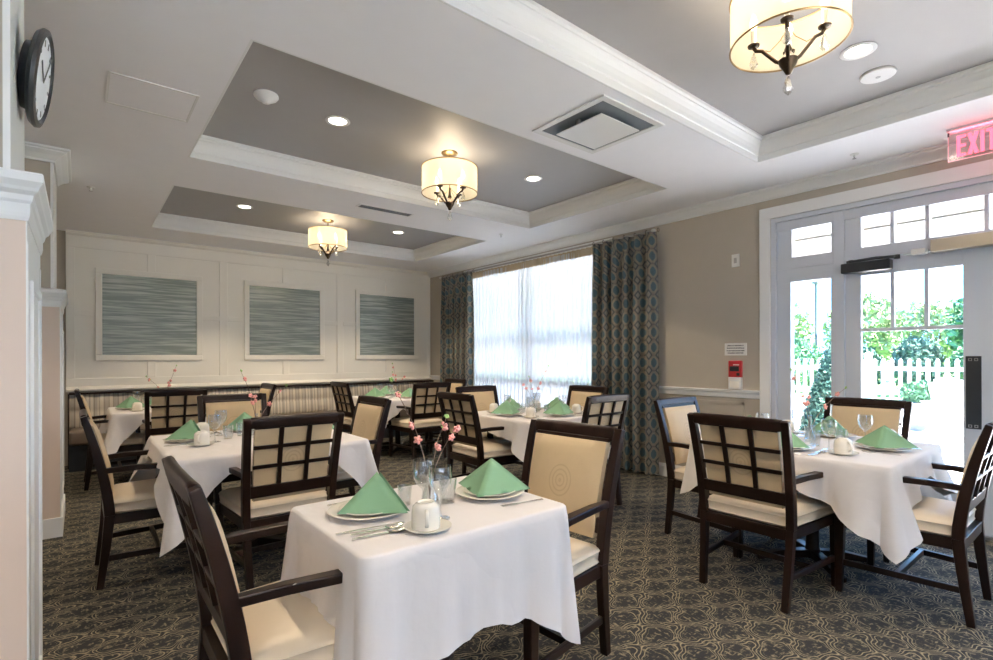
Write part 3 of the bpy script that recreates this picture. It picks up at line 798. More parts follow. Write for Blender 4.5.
def napkin():
    """a square folded into a standing pyramid: ridge in front (+y), open folds behind"""
    T = Vector((0, -.028, .122)); Lp = Vector((-.155, -.055, .003)); Rp = Vector((.155, -.055, .003)); F = Vector((0, .125, .003)); B = Vector((0, -.005, .003))
    mb = MB()
    def tri(a, b, c, bul, n=8):
        nrm = (b-a).cross(c-a).normalized(); base = len(mb.v); idx = {}
        for i in range(n+1):
            for j in range(n+1-i):
                u, v = i/n, j/n; w = 1-u-v
                p = a*w+b*u+c*v+nrm*bul*27*u*v*w
                p.z = max(p.z, .001)
                idx[i, j] = len(mb.v); mb.v.append(tuple(p))
        for i in range(n):
            for j in range(n-i):
                mb.face((idx[i, j], idx[i+1, j], idx[i, j+1]))
                if i+j < n-1: mb.face((idx[i+1, j], idx[i+1, j+1], idx[i, j+1]))
    tri(T, Lp, F, .007); tri(T, F, Rp, .007)
    o2 = Vector((0, -.005, 0))
    tri(T, B, Lp, -.004); tri(T, Rp, B, -.004); tri(Lp, Rp, F, 0, 2); tri(Lp, B, Rp, 0, 2)
    # second layer of cloth inside the open back
    tri(T+Vector((0, -.014, -.004)), B+Vector((0, -.006, 0)), Lp+Vector((.012, -.016, 0)), -.003)
    tri(T+Vector((0, -.014, -.004)), Rp+Vector((-.012, -.016, 0)), B+Vector((0, -.006, 0)), -.003)
    o = mb.build('folded_napkin', MT['napkin'], smooth=.5, recalc=False)
    bm = bmesh.new(); bm.from_mesh(o.data); bmesh.ops.remove_doubles(bm, verts=bm.verts, dist=1e-4); bm.to_mesh(o.data); bm.free()
    o['category'] = 'napkin'; return Proto(o)
NP = napkin()
ZT_ = .7555
def setting(k, f, off=0, only=None, ntw=0, twist=0):
    """f: the way the diner faces; local x to the diner's right, y towards the table middle"""
    x, y, w, d, n = TB[k]; rz = {'+y': 0, '-x': PI/2, '-y': PI, '+x': -PI/2}[f]
    half = (w if f in ('+x', '-x') else d)/2
    c_, s_ = math.cos(rz), math.sin(rz)
    def P(lx, ly, z=ZT_): ly -= half; lx += off; return (x+c_*lx-s_*ly, y+s_*lx+c_*ly, z)
    at = '%s of the %s' % (SIDE[f], n)
    want = only or 'P S N U G T K F O'.split()
    cup_at = (.27, .21); gl = (.17, .30); tu = (.06, .40)
    if 'P' in want: PL.put(P(0, .17), 0, 'larger cream plate under the salad plate, %s' % at, 'dinner plates')
    if 'S' in want: SP.put(P(.004, .172, ZT_+.0065), 0, 'smaller cream plate under the napkin, %s' % at, 'salad plates')
    if 'N' in want: NP.put(P(.0, .165, ZT_+.019), 2.36+ntw, 'green pyramid napkin, %s' % at, 'green pyramid napkins')
    if 'U' in want:
        SA.put(P(*cup_at), 0, 'cream saucer under the cup, %s' % at, 'saucers')
        CU.put(P(cup_at[0], cup_at[1], ZT_+.007), rz-PI/2+twist, 'upturned cream coffee cup, %s' % at, 'coffee cups')
    if 'G' in want: GO.put(P(*gl), 0, 'clear stemmed goblet, %s' % at, 'water goblets')
    if 'T' in want: TU.put(P(*tu), 0, 'clear straight tumbler, %s' % at, 'tumblers')
    if 'K' in want: KN.put(P(.155, .13), rz+.03, 'steel table knife, %s' % at, 'table knives')
    if 'O' in want: SN.put(P(.178, .125), rz-.02, 'steel spoon, %s' % at, 'spoons')
    if 'F' in want: FK.put(P(-.162, .14), rz, 'steel fork, %s' % at, 'forks')
# nearest table, laid out as seen
def W(px, py, z=ZT_): return (px, py, z)
a1 = 'left place on the nearest table'; a2 = 'right place on the nearest table'
PL.put(W(.785, 1.69), 0, 'larger cream plate under the salad plate, %s' % a1, 'dinner plates'); SP.put(W(.79, 1.69, ZT_+.0065), 0, 'smaller cream plate under the napkin, %s' % a1, 'salad plates')
NP.put(W(.79, 1.685, ZT_+.019), 1.65, 'left green pyramid napkin, %s' % a1, 'green pyramid napkins')
PL.put(W(1.262, 1.605), 0, 'larger cream plate under the salad plate, %s' % a2, 'dinner plates'); SP.put(W(1.262, 1.605, ZT_+.0065), 0, 'smaller cream plate under the napkin, %s' % a2, 'salad plates')
NP.put(W(1.262, 1.61, ZT_+.019), 2.15, 'ridge-forward green pyramid napkin, %s' % a2, 'green pyramid napkins')
KN.put(W(.72, 1.530), -PI/2-.12, 'steel knife nearest the plate, %s' % a1, 'table knives')
SN.put(W(.735, 1.492), -PI/2-.12, 'middle piece of steel cutlery, %s' % a1, 'spoons'); SN.put(W(.725, 1.456), -PI/2-.12, 'outermost steel spoon, %s' % a1, 'spoons')
FK.put(W(.80, 1.86), -PI/2, 'steel fork beyond the plate, %s' % a1, 'forks'); FK.put(W(1.28, 1.435), PI/2-.15, 'steel fork on the cloth, %s' % a2, 'forks')
SA.put(W(.855, 1.405), 0, 'cream saucer with upturned cup in front of the vase on the nearest table', 'saucers'); CU.put(W(.85, 1.41, ZT_+.007), -2.05, 'upturned cream coffee cup in front of the vase on the nearest table', 'coffee cups')
GO.put(W(.955, 1.60), 0, 'tall stemmed water goblet left of the vase on the nearest table', 'water goblets'); GO.put(W(.945, 1.475), 0, 'stemmed water goblet behind the cup on the nearest table', 'water goblets')
TU.put(W(1.075, 1.625), 0, 'clear tumbler between the vase and right napkin on the nearest table', 'tumblers'); JG.put(W(.935, 1.70), 0, 'small juice glass behind the goblet on the nearest table', 'juice glasses')
for k, f, off, nt_, tw, only in [
    ('T2', '+x', -.14, -.65, 1.1, None), ('T2', '-y', .0, .1, 2.6, None), ('T2', '-x', 0, 0, 0, 'P S N U'.split()),
    ('T3', '+x', 0, .4, 1, 'P S N U G'.split()), ('T3', '-y', .1, 0, 2, 'P S N G'.split()),
    ('T4', '+x', 0, .5, 1, 'P S N G T'.split()), ('T4', '+y', 0, .3, 0, 'P S N U'.split()), ('T4', '-y', 0, .3, 0, 'P S N G'.split()),
    ('TW', '+x', 0, .5, 1.2, None), ('TW', '+y', .02, .3, .3, None), ('TW', '-y', 0, .5, 2.6, 'P S N U G T'.split()), ('TW', '-x', 0, .3, 2.4, 'P S N U G T'.split()),
    ('TR', '+x', 0, .7, .9, None), ('TR', '+y', .03, -.75, .3, None), ('TR', '-y', 0, .6, 2.6, 'P S N G T F'.split()), ('TR', '-x', .0, .2, 2.8, None)]:
    setting(k, f, off, only, nt_, tw)
# vases with blossom sprigs
def blossom(mb, c, r):
    mb.cur = 0
    q0 = Vector((math.sin(c[0]*977), math.cos(c[1]*811)-.6, math.sin(c[2]*533)*.5)).to_track_quat('Z', 'Y')
    for i in range(6):
        a = 2*PI*i/5; d = (q0 @ Vector((math.cos(a), math.sin(a), .45) if i < 5 else (0, 0, 1))).normalized()
        R = Matrix.Translation(Vector(c)+d*r*.62) @ d.to_track_quat('Z', 'Y').to_matrix().to_4x4() @ Matrix.Diagonal((r*.46, r*.40, r*.60, 1))
        b = [(math.sin(t), -math.cos(t)) for t in [PI*q/5 for q in range(6)]]
        mb.lathe([(max(q, .001), z) for q, z in b], (0, 0, 0), 8, R=None)
        k = 6*8
        for q in range(len(mb.v)-k, len(mb.v)): mb.v[q] = tuple(R @ Vector(mb.v[q]))
def centre(k, dx, dy, seed, s=1.0):
    x, y, w, d, n = TB[k]; x += dx; y += dy
    o = MB().lathe([(0, .001), (.030, .001), (.034, .006), (.034, .02), (.028, .045), (.014, .080), (.0095, .11), (.0095, .155), (.012, .165), (.0105, .165), (.008, .155), (.008, .11), (.012, .08), (.026, .045), (.031, .02), (0, .012)], n=28).build('bud_vase', MT['ware'], smooth=.9, loc=(x, y, ZT_))
    tag(o, 'clear glass bud vase in the middle of the %s' % n, 'vase', 'bud vases')
    rnd = random.Random(seed)
    r = empty('blossom_sprig', (x, y, ZT_), label='pink blossom sprig in the vase on the %s' % n, cat='flowers', group='blossom sprigs')
    mb = MB(); fl = MB(); gr = MB()
    for i, (ang, lean, h) in enumerate(((seed*.7, .10, .44), (seed*.7+2.3, .12, .33), (seed*.7+3.9, .06, .26))):
        c_, s_ = math.cos(ang), math.sin(ang)
        pts = [Vector((c_*lean*t*t*1.6+rnd.uniform(-.004, .004)*t, s_*lean*t*t*1.6+rnd.uniform(-.004, .004)*t, .015+h*t)) for t in [q/8 for q in range(9)]]
        mb.tube(pts, [.0028-.0018*q/8 for q in range(9)], 6)
        for q in ((4, 5, 7) if i == 0 else (5, 7) if i == 1 else (7, 8)): blossom(fl, pts[q]+Vector((.006*c_, .006*s_, .004)), .012+.006*rnd.random())
        if i < 2:
            for e in (8, 7): blossom(gr, pts[e]+Vector((0, 0, .006)), .009)
    mb.build('twig', MT['twig'], r, smooth=1); fl.build('blossom', MT['pink'], r, smooth=1); gr.build('bud', MT['bud'], r, smooth=1)
for k, dx, dy, sd in (('T1', 0, 0, 3.1), ('T2', 0, 0, 5.5), ('T3', 0, 0, 1.2), ('T4', 0, 0, 2.2), ('TW', 0, 0, 7.2), ('TR', .02, .02, 4.0)): centre(k, dx, dy, sd)

# ---------------------------------------------------------------- ceiling fittings
def light(name, typ, loc, energy, col, parent=None, **kw):
    d = bpy.data.lights.new(name, typ); d.energy = energy; d.color = col
    for k_, v in kw.items(): setattr(d, k_, v)
    o = bpy.data.objects.new(name, d); COL.objects.link(o); o.location = loc
    if parent: o.parent = parent
    return o
WARM = (1, .80, .56); WARM2 = (1, .82, .60)
CHAND, SPOT, SKY, SUN, EXPO = 6, 56, 5.0, 58.0, .75
def chandelier(x, y, label):
    r = empty('chandelier', (x, y, ZT), label=label, cat='chandelier', group='drum shade chandeliers')
    Z = lambda z: z-3.01
    MB().lathe([(0, 0), (.068, 0), (.070, -.006), (.055, -.018), (.012, -.024), (0, -.024)], n=32).build('canopy', MT['bronze'], r, smooth=.7)
    MB().tube([(0, 0, Z(2.99)), (0, 0, Z(2.62))], .006, 10).build('stem', MT['bronze'], r, smooth=1)
    mb = MB().lathe([(.230, Z(2.67)), (.2305, Z(2.78)), (.230, Z(2.885))], n=48)
    mb.build('lamp_shade', MT['shade'], r, smooth=1)
    mb = MB()
    for z in (2.67, 2.885):
        mb.tube([(.232*math.cos(a), .232*math.sin(a), Z(z)) for a in [2*PI*k/48 for k in range(49)]], .0042, 6, False)
    for a in range(3):
        t = a*2*PI/3+.4; mb.tube([(0, 0, Z(2.885)), (.23*math.cos(t), .23*math.sin(t), Z(2.885))], .0028, 6)
    mb.build('shade_ring', MT['bronze'], r, smooth=1)
    MB().lathe([(0, Z(2.53)), (.010, Z(2.533)), (.018, Z(2.55)), (.034, Z(2.575)), (.040, Z(2.595)), (.024, Z(2.61)), (.012, Z(2.63)), (.016, Z(2.64)), (.010, Z(2.66)), (.007, Z(2.72))], n=24).build('hub', MT['darkbronze'], r, smooth=.9)
    for a in range(4):
        t = a*PI/2+.35; c_, s_ = math.cos(t), math.sin(t)
        A = MB().tube([(c_*q, s_*q, Z(z)) for q, z in ((.018, 2.585), (.045, 2.60), (.075, 2.635), (.10, 2.665), (.125, 2.672), (.135, 2.69))], .0085, 8).build('arm', MT['darkbronze'], r, smooth=1)
        MB().lathe([(.004, 0), (.024, .004), (.026, .010), (.012, .014), (.0105, .016)], (c_*.135, s_*.135, Z(2.69)), 16).build('candle_cup', MT['darkbronze'], A, smooth=.8)
        MB().lathe([(.0105, .012), (.0105, .075), (0, .075)], (c_*.135, s_*.135, Z(2.69)), 12).build('candle_sleeve', MT['china'], A, smooth=.8)
        MB().lathe([(.006, .075), (.014, .092), (.017, .108), (.012, .13), (.003, .15), (0, .152)], (c_*.135, s_*.135, Z(2.69)), 12).build('bulb', MT['bulb'], A, smooth=1)
        MB().tube([(c_*q, s_*q, Z(z)) for q, z in ((.012, 2.72), (.03, 2.69), (.07, 2.655), (.10, 2.668))], .0025, 6).build('scroll', MT['bronze'], A, smooth=1)
        cr = MB().lathe([(0, -.075), (.014, -.064), (.019, -.050), (.010, -.014), (.004, 0), (0, 0)], (c_*.135, s_*.135, Z(2.665)), 6)
        cr.build('crystal_drop', MT['crystal'], A)
    MB().lathe([(0, -.085), (.016, -.070), (.022, -.055), (.012, -.016), (.004, 0), (0, 0)], (0, 0, Z(2.525)), 6).build('crystal_drop', MT['crystal'], r)
    light('chandelier_glow', 'POINT', (0, 0, Z(2.80)), CHAND, WARM, r, shadow_soft_size=.10)
for y, l in ((.95, 'nearest drum-shade chandelier, cut by the top edge of the photo'), (3.60, 'middle drum-shade chandelier in the larger visible ceiling tray'), (6.32, 'farthest drum-shade chandelier near the panelled wall')): chandelier(2.41, y, l)
def downlight(x, y, z, label, seen=True, e=1):
    r = empty('downlight', (x, y, z), label=label, cat='ceiling light', group='recessed downlights')
    MB().lathe([(.062, -.001), (.085, -.001), (.088, -.005), (.080, -.009), (.064, -.006), (.062, -.001)], n=36).build('trim_ring', MT['plastic'], r, smooth=.8)
    MB().lathe([(0, -.003), (.063, -.003)], n=36).build('lens', MT['lens'], r)
    light('downlight_beam', 'SPOT', (0, 0, -.02), SPOT*e, WARM2, r, spot_size=math.radians(112), spot_blend=.35, shadow_soft_size=.05)
for x, y, l in ((1.45, 3.61, 'recessed downlight left of the middle chandelier beside the smoke detector'), (3.375, 3.61, 'recessed downlight right of the middle chandelier'), (1.45, 6.31, 'recessed downlight left of the farthest chandelier'), (3.38, 6.31, 'recessed downlight right of the farthest chandelier'), (3.39, .97, 'large-looking recessed downlight beside the nearest chandelier')):
    downlight(x, y, ZT, l, e=.55 if y < 1 else 1 if y < 5 else 1.5)
# near tray's grid lamp, then unseen fill lamps added behind and beside the camera
for x, y in ((1.45, .97), (-1.6, 3.8), (-1.6, .3), (.2, -1.6), (2.6, -1.6), (-1.6, 6.6)):
    downlight(x, y, ZT if (x, y) == (1.45, .97) else ZC, 'unseen recessed downlight, extra room light', e=.5 if x > 2 else 1)
sd = empty('smoke_detector', (.945, 3.545, ZT), label='white domed smoke detector in the middle ceiling tray', cat='smoke detector')
MB().lathe([(0, 0), (.074, 0), (.076, -.012), (.066, -.026), (.040, -.036), (.026, -.052), (.012, -.058), (0, -.057)], n=32).build('housing', MT['plastic'], sd, smooth=.7)
MB().lathe([(0, -.0575), (.010, -.0565), (.012, -.053), (0, -.053)], n=16).build('sensor_tip', MT['black'], sd)
sp = empty('ceiling_speaker', (3.765, .975, ZT), label='round white ceiling speaker beside the near downlight', cat='speaker')
MB().lathe([(0, 0), (.088, 0), (.092, -.006), (.088, -.014), (0, -.020)], n=40).build('grille', MT['plastic'], sp, smooth=.6)
MB().lathe([(0, -.0195), (.012, -.021), (.014, -.0185)], n=16).build('badge', MT['nickel'], sp)
# square supply diffuser
dv = empty('air_diffuser', (2.70, 2.26, ZC), label='square white ceiling air diffuser with a floating centre plate', cat='air vent')
mb = MB(); h = .31
for q in ((-h, h, -h, -h+.045), (-h, h, h-.045, h), (-h, -h+.045, -h+.045, h-.045), (h-.045, h, -h+.045, h-.045)): mb.box(*q, -.010, 0)
mb.build('frame', MT['plastic'], dv, bevel=.003)
mb = MB(); rs = [[Vector((sx*q, sy*q, z)) for sx, sy in ((-1, -1), (1, -1), (1, 1), (-1, 1))] for q, z in ((h-.045, -.006), (h-.10, .045), (.0, .045))]
mb.box(-h+.044, h-.044, -h+.044, h-.044, -.004, -.001); mb.build('throat_shade', MT['grey'], dv)  # flat dark sheet stands in for the shaded duct opening
MB().box(-.195, .195, -.195, .195, -.040, -.032).build('centre_plate', MT['plastic'], dv, bevel=.004)
for sx in (-1, 1): MB().box(sx*.185-.010, sx*.185+.010, -.012, .012, -.034, .0).build('clip', MT['nickel'], dv)
sv = empty('slot_vent', (2.485, 4.91, ZC), label='long narrow grey slot vent between the two ceiling trays', cat='air vent')
MB().box(-.31, .31, -.055, .055, -.006, 0).build('frame', MT['plastic'], sv, bevel=.002)
mb = MB()
for i in range(5): mb.box(-.285, .285, -.040+i*.018, -.032+i*.018, -.009, -.006)
mb.build('louvre', MT['grey'], sv)
# access hatch
ha = empty('access_hatch', (.335, 3.665, ZC), label='flush square access hatch in the left part of the ceiling', cat='hatch')
mb = MB(); h = .215
for q in ((-h, h, -h, -h+.012), (-h, h, h-.012, h), (-h, -h+.012, -h, h), (h-.012, h, -h, h)): mb.box(*q, -.005, 0)
mb.build('hatch_frame', MT['plastic'], ha)
MB().box(-h+.016, h-.016, -h+.016, h-.016, -.003, 0).build('hatch_panel', MT['ceil'], ha)
def sprinkler(x, y, l):
    r = empty('sprinkler_head', (x, y, ZC), label=l, cat='sprinkler', group='ceiling sprinklers')
    MB().lathe([(0, 0), (.030, 0), (.028, -.006), (.010, -.007), (.007, -.02), (0, -.02)], n=20).build('escutcheon', MT['plastic'], r, smooth=.6)
    mb = MB(); mb.lathe([(0, -.036), (.014, -.036), (.014, -.034), (0, -.034)], n=12)
    mb.box(-.010, -.007, -.002, .002, -.035, -.015); mb.box(.007, .010, -.002, .002, -.035, -.015); mb.build('deflector', MT['nickel'], r)
sprinkler(.08, 5.9, 'small sprinkler head on the ceiling left of the far tray'); sprinkler(4.59, 1.34, 'small sprinkler head on the ceiling before the glass door'); sprinkler(4.10, 4.98, 'small sprinkler head on the ceiling above the curtained window')

# exit sign: edge-lit acrylic blade hung from a ceiling housing
ex = empty('exit_sign', (4.62, .635, ZC), label='red lettered clear EXIT sign hanging from the ceiling before the glass door', cat='exit sign')
MB().box(-.03, .03, -.17, .17, -.018, 0).build('housing', MT['plastic'], ex, bevel=.003)
MB().box(-.004, .004, .158, .168, -.045, -.018).build('end_clip', MT['black'], ex)
MB().box(-.003, .003, -.165, .165, -.215, -.018).build('acrylic_blade', thin_glass('exit_acrylic', (.96, .82, .84), .10, .1), ex)
mb = MB()
for q in ((-.165, .165, -.217, -.213),): mb.box(-.004, .004, *q)
mb.box(-.004, .004, .163, .166, -.215, -.02); mb.box(-.004, .004, -.166, -.163, -.215, -.02)
mb.build('blade_edge', emis('exit_edge', (1, .45, .5), .8), ex)
# block letters on the blade, reading from the room side
def stroke(mb, x0, z0, x1, z1, w):
    d = Vector((x1-x0, z1-z0)); n_ = Vector((-d.y, d.x)).normalized()*w/2
    P4 = [(x0+n_.x, z0+n_.y), (x1+n_.x, z1+n_.y), (x1-n_.x, z1-n_.y), (x0-n_.x, z0-n_.y)]
    mb.rings([[Vector((xx, -p, q)) for p, q in P4] for xx in (-.0045, -.0032)], True, True)
zb, zt, w = -.195, -.052, .019
def letter(k, x0, wd):
    mb = MB(); x1 = x0+wd; h = w/2
    if k == 'E':
        stroke(mb, x0+h, zb, x0+h, zt, w)
        for z in (zb+h, (zb+zt)/2, zt-h): stroke(mb, x0+w, z, x1, z, w)
    if k == 'X': stroke(mb, x0+h, zb, x1-h, zt, w*1.05); stroke(mb, x0+h, zt, x1-h, zb, w*1.05)
    if k == 'I': stroke(mb, (x0+x1)/2, zb, (x0+x1)/2, zt, w)
    if k == 'T': stroke(mb, x0, zt-h, x1, zt-h, w); stroke(mb, (x0+x1)/2, zb, (x0+x1)/2, zt-w, w)
    mb.build('letter', MT['exit'], ex)
letter('E', -.120, .046); letter('X', -.066, .056); letter('I', -.001, .018); letter('T', .026, .056)
light('exit_sign_glow', 'AREA', (0, 0, -.03), .3, (1, .08, .15), ex, shape='RECTANGLE', size=.04, size_y=.30).rotation_euler = (PI, 0, 0)

# wall fittings on the right wall (local: x out of the wall is -x)
t = empty('wall_switch', (XR, 2.44, 2.235), label='small white wall sensor high on the beige wall left of the door', cat='wall sensor')
MB().box(-.012, 0, -.038, .038, -.062, .062).build('face_plate', MT['plastic'], t, bevel=.003)
MB().box(-.016, -.012, -.014, .014, -.026, .026).build('sensor_window', MT['nickel'], t, bevel=.002)
sg = empty('wall_notice', (XR, 2.443, 1.372), label='small white two-paragraph notice above the red fire alarm', cat='sign')
MB().box(-.008, 0, -.108, .108, -.060, .060).build('board', MT['plastic'], sg, bevel=.002)
def print_mat():
    m, nt, out = mat('small_print')
    tc = N(nt, 'ShaderNodeTexCoord').outputs['Object']
    mp = N(nt, 'ShaderNodeMapping', ins={0: tc, 3: (0, 260, 90)}).outputs[0]
    nz = N(nt, 'ShaderNodeTexNoise', ins={'Vector': mp, 'Scale': 1.0, 'Detail': 1}).outputs[0]
    c = MIX(nt, M_(nt, 'GREATER_THAN', nz, .44), (.70, .70, .68), (.16, .16, .16))
    b = N(nt, 'ShaderNodeBsdfPrincipled', ins={'Base Color': c, 'Roughness': .6}); nt.links.new(b.outputs[0], out.inputs[0]); return m
PM = print_mat()
for z, hw__ in ((.036, .080), (.012, .086), (-.014, .088), (-.036, .078)): MB().box(-.0086, -.008, -hw__, hw__, z-.006, z+.006).build('printed_line', PM, sg)
fa = empty('fire_alarm', (XR, 2.437, 1.182), label='red fire alarm pull station on the wall left of the door', cat='fire alarm')
MB().box(-.04, 0, -.062, .062, -.080, .080).build('housing', MT['red'], fa, bevel=.006)
MB().box(-.050, -.04, -.045, .045, -.022, .026).build('pull_bar', MT['black'], fa, bevel=.003)
MB().box(-.044, -.04, -.045, .012, .035, .045).build('marking', MT['plastic'], fa)
MB().box(-.043, -.04, -.05, -.02, -.066, -.038).build('key_window', MT['black'], fa)
sb = empty('alarm_strobe', (XR, 2.437, 1.042), label='white square box fixed directly below the red fire alarm', cat='alarm box')
MB().box(-.045, 0, -.062, .062, -.058, .058).build('housing', MT['plastic'], sb, bevel=.006)
MB().box(-.048, -.045, -.045, .045, -.04, .02).build('speaker_face', MT['panel_white'], sb)

# clock on the near pillar, leaning out at the top
ck = empty('wall_clock', (-.118, 2.27, 2.225), label='round black-rimmed wall clock tilted on the near white pillar', cat='clock')
ck.rotation_euler = (0, math.radians(7.5), math.radians(-4))
RY = Matrix.Rotation(PI/2, 4, 'Y')
MB().lathe([(0, -.02), (.105, -.02), (.110, .0), (.146, .006), (.156, .018), (.154, .028), (.140, .032), (.132, .026), (.132, .022)], n=56, R=RY).build('case', MT['black'], ck, smooth=.8)
MB().lathe([(0, .024), (.131, .024)], n=56, R=RY).build('dial', pbr('dial_paper', (.85, .85, .88), .95, spec=.05), ck)
mb = MB()
for i in range(12):
    a = i*PI/6; mb.box(.0245, .0258, -.004, .004, .102, .122, Matrix.Rotation(a, 4, 'X'))
mb.build('hour_mark', MT['ink'], ck)
mb = MB(); mb.box(.026, .028, -.004, .004, -.01, .075, Matrix.Rotation(1.1, 4, 'X')); mb.box(.028, .030, -.003, .003, -.01, .11, Matrix.Rotation(-.5, 4, 'X')); mb.build('hand', MT['ink'], ck)
MB().box(-.03, 0, -.012, .012, .03, .10).build('bracket', MT['black'], ck)

# ---------------------------------------------------------------- outside
GX = 13.2
struct(MB().box(XR+.16, GX-.15, -14, 22, -.15, -.02).box(-14, XR+.16, -14, YF-.2, -.15, -.02).build('patio_slab', MT['patio']))
struct(MB().box(XL-.3, XR+.3, YF-1.8, YF-.2, 2.66, 2.78).build('overhang_sun_block', MT['beamp']))  # unseen overhang added to keep sun and sky off the rear windows
struct(MB().box(-14, XR+5, -12.5, -12.0, -.1, 6.6).build('wall_sky_block', MT['pillar']))  # unseen wall added to hide the blue sky from the rear windows
struct(MB().box(GX-.15, 60, -30, 60, -.15, .36).build('lawn_ground', MT['lawn']))
struct(MB().box(GX-.35, GX-.15, -14, 22, -.15, .40).build('garden_kerb', MT['patio']))
struct(MB().box(XR+.16, 6.4, -1.2, 12, 2.60, 2.70).build('porch_soffit', MT['siding']))
struct(MB().box(6.2, 6.4, -1.2, 12, 2.26, 2.585).build('porch_beam', MT['beamp'], bevel=.01))
for bay in range(6):
    y0 = -3.6+bay*2.4
    r = empty('picket_fence', (GX, y0, .38), label='white picket fence section %s, beyond the patio' % ['out past the right edge', 'behind the push plate', 'behind the white patio chair', 'seen through the narrow left pane beside the conifer', 'seen left of the conifer', 'behind the window curtains'][bay], cat='fence', group='white picket fence')
    mb = MB(); y = .07
    while y < 2.36:
        mb.rings([[Vector((sx, y+p, q)) for p, q in ((-.033, 0), (.033, 0), (.033, .83), (0, .875), (-.033, .83))] for sx in (-.012, .012)], True, True); y += .148
    mb.build('picket_panel', MT['fence'], r)
    MB().box(.012, .045, 0, 2.4, .62, .70).box(.012, .045, 0, 2.4, .14, .22).build('rail', MT['fence'], r)
    mb = MB(); mb.box(-.055, .055, -.055, .055, 0, .95)
    mb.rings([[Vector((a*q, b_*q, z)) for a, b_ in ((-1, -1), (1, -1), (1, 1), (-1, 1))] for q, z in ((.07, .95), (.07, .97), (.005, 1.02))], True, True)
    mb.build('post', MT['fence'], r)
def foliage(mb, c, rad, n, leaf, seed, conic=False, hollow=.55):
    rnd = random.Random(seed)
    for _ in range(n):
        while True:
            p = Vector((rnd.uniform(-1, 1), rnd.uniform(-1, 1), rnd.uniform(-1, 1)))
            if conic:
                h = (p.z+1)/2; rr = (1-h)**.75*(.9+.2*rnd.random())
                if math.hypot(p.x, p.y) <= rr and math.hypot(p.x, p.y) > rr*hollow: break
            elif hollow < p.length < 1+.12*math.sin(p.x*9+seed)*math.cos(p.y*7): break
        q = Vector((c[0]+p.x*rad[0], c[1]+p.y*rad[1], c[2]+p.z*rad[2]))
        d = Vector((rnd.gauss(0, 1), rnd.gauss(0, 1), rnd.gauss(0, .7)+.4)).normalized(); e = d.orthogonal().normalized()
        e = Matrix.Rotation(rnd.random()*6, 3, d) @ e; l = leaf*rnd.uniform(.6, 1.3); s2 = e.cross(d)
        b = len(mb.v)
        mb.v += [tuple(q-e*l), tuple(q+s2*l*.45+d*l*.1), tuple(q+e*l), tuple(q-s2*l*.45+d*l*.1)]; mb.face((b, b+1, b+2, b+3))
def plant(name, cat, label, x, y, z0, rad, zc, n, leaf, m, seed, trunk=True, group=None, conic=False):
    r = empty(name, (x, y, z0), label=label, cat=cat, group=group)
    mb = MB()
    if conic: mb.lathe([(rad[0]*.80*(1-t)**.8+.01, zc-rad[2]+2*rad[2]*t*.95) for t in [q/10 for q in range(11)]], n=16)
    foliage(mb, (0, 0, zc), rad, n, leaf, seed, conic); mb.build('foliage', m, r, recalc=False)
    mb = MB(); mb.tube([(0, 0, -.05), (.03, .02, zc*.5), (0, 0, zc)], [.05*rad[0]+.03, .04*rad[0]+.02, .02], 8); mb.build('trunk', MT['bark'], r)
plant('arborvitae', 'shrub', 'dark green conical evergreen just outside the narrow pane left of the door', 8.3, 2.70, -.02, (.46, .46, .78), .78, 12000, .035, MT['leaf_dark'], 3, conic=True)
for i, (x, y, h, ry, m, l) in enumerate([(14.6, 4.20, 1.15, .48, 'leaf_dark', 'dark rounded shrub behind the fence at the left of the door glass'), (15.0, 3.15, 1.35, .48, 'leaf_dark', 'dark shrub behind the fence at the middle of the door glass'), (15.2, 2.15, 1.2, .46, 'leaf_mid', 'green shrub behind the fence at the right of the door glass'), (14.6, 5.6, 1.4, .7, 'leaf_mid', 'bushy shrub behind the fence seen through the narrow left pane'), (14.9, 1.0, 1.3, .6, 'leaf_mid', 'shrub behind the fence hidden by the door stile')]):
    plant('garden_shrub', 'shrub', l, x, y, .36, (.6, ry, h/2), h/2+.05, 2600, .06, MT[m], 20+i, group='shrubs behind the fence')
for i, (x, y, h, ry, m, l) in enumerate([(20, 5.6, 3.0, 1.0, 'leaf_pale', 'pale feathery tree beyond the fence at the left of the door glass'), (23.5, 4.3, 2.9, 1.5, 'leaf_pale', 'pale tree beyond the fence at the middle of the door glass'), (19, 2.2, 2.8, 1.1, 'leaf_mid', 'green tree rising at the right side of the door glass'), (22, 9.4, 3.2, 1.6, 'leaf_pale', 'pale tree behind the lamp post in the narrow left pane'), (17, 18.2, 4.6, 2.2, 'leaf_mid', 'large tree dimly seen through the left sheer curtain'), (17, 13.5, 4.0, 2.0, 'leaf_mid', 'tree dimly seen through the right sheer curtain')]):
    plant('garden_tree', 'tree', l, x, y, .36, (1.2, ry, h*.42), h*.58, 3600, .11, MT[m], 50+i, group='trees beyond the fence')
# strap-leaved plant
r = empty('strappy_palm', (14.0, 1.75, .36), label='pale arching strap-leaved plant behind the fence at the right', cat='plant')
mb = MB(); rnd = random.Random(5)
for i in range(46):
    a = rnd.random()*2*PI; L_ = rnd.uniform(.5, .95); up_ = rnd.uniform(.7, 1.5)
    pts = [Vector((math.cos(a)*L_*t, math.sin(a)*L_*t, .25+up_*t-(.9*up_)*t*t*.9)) for t in [q/7 for q in range(8)]]
    mb.bar(pts, [.02, .045, .05, .05, .045, .035, .022, .004], .003, side=(-math.sin(a), math.cos(a), 0))
mb.build('leaf', MT['leaf_pale'], r)
MB().lathe([(.09, 0), (.11, .1), (.07, .35)], n=12, cap=True).build('trunk', MT['bark'], r)
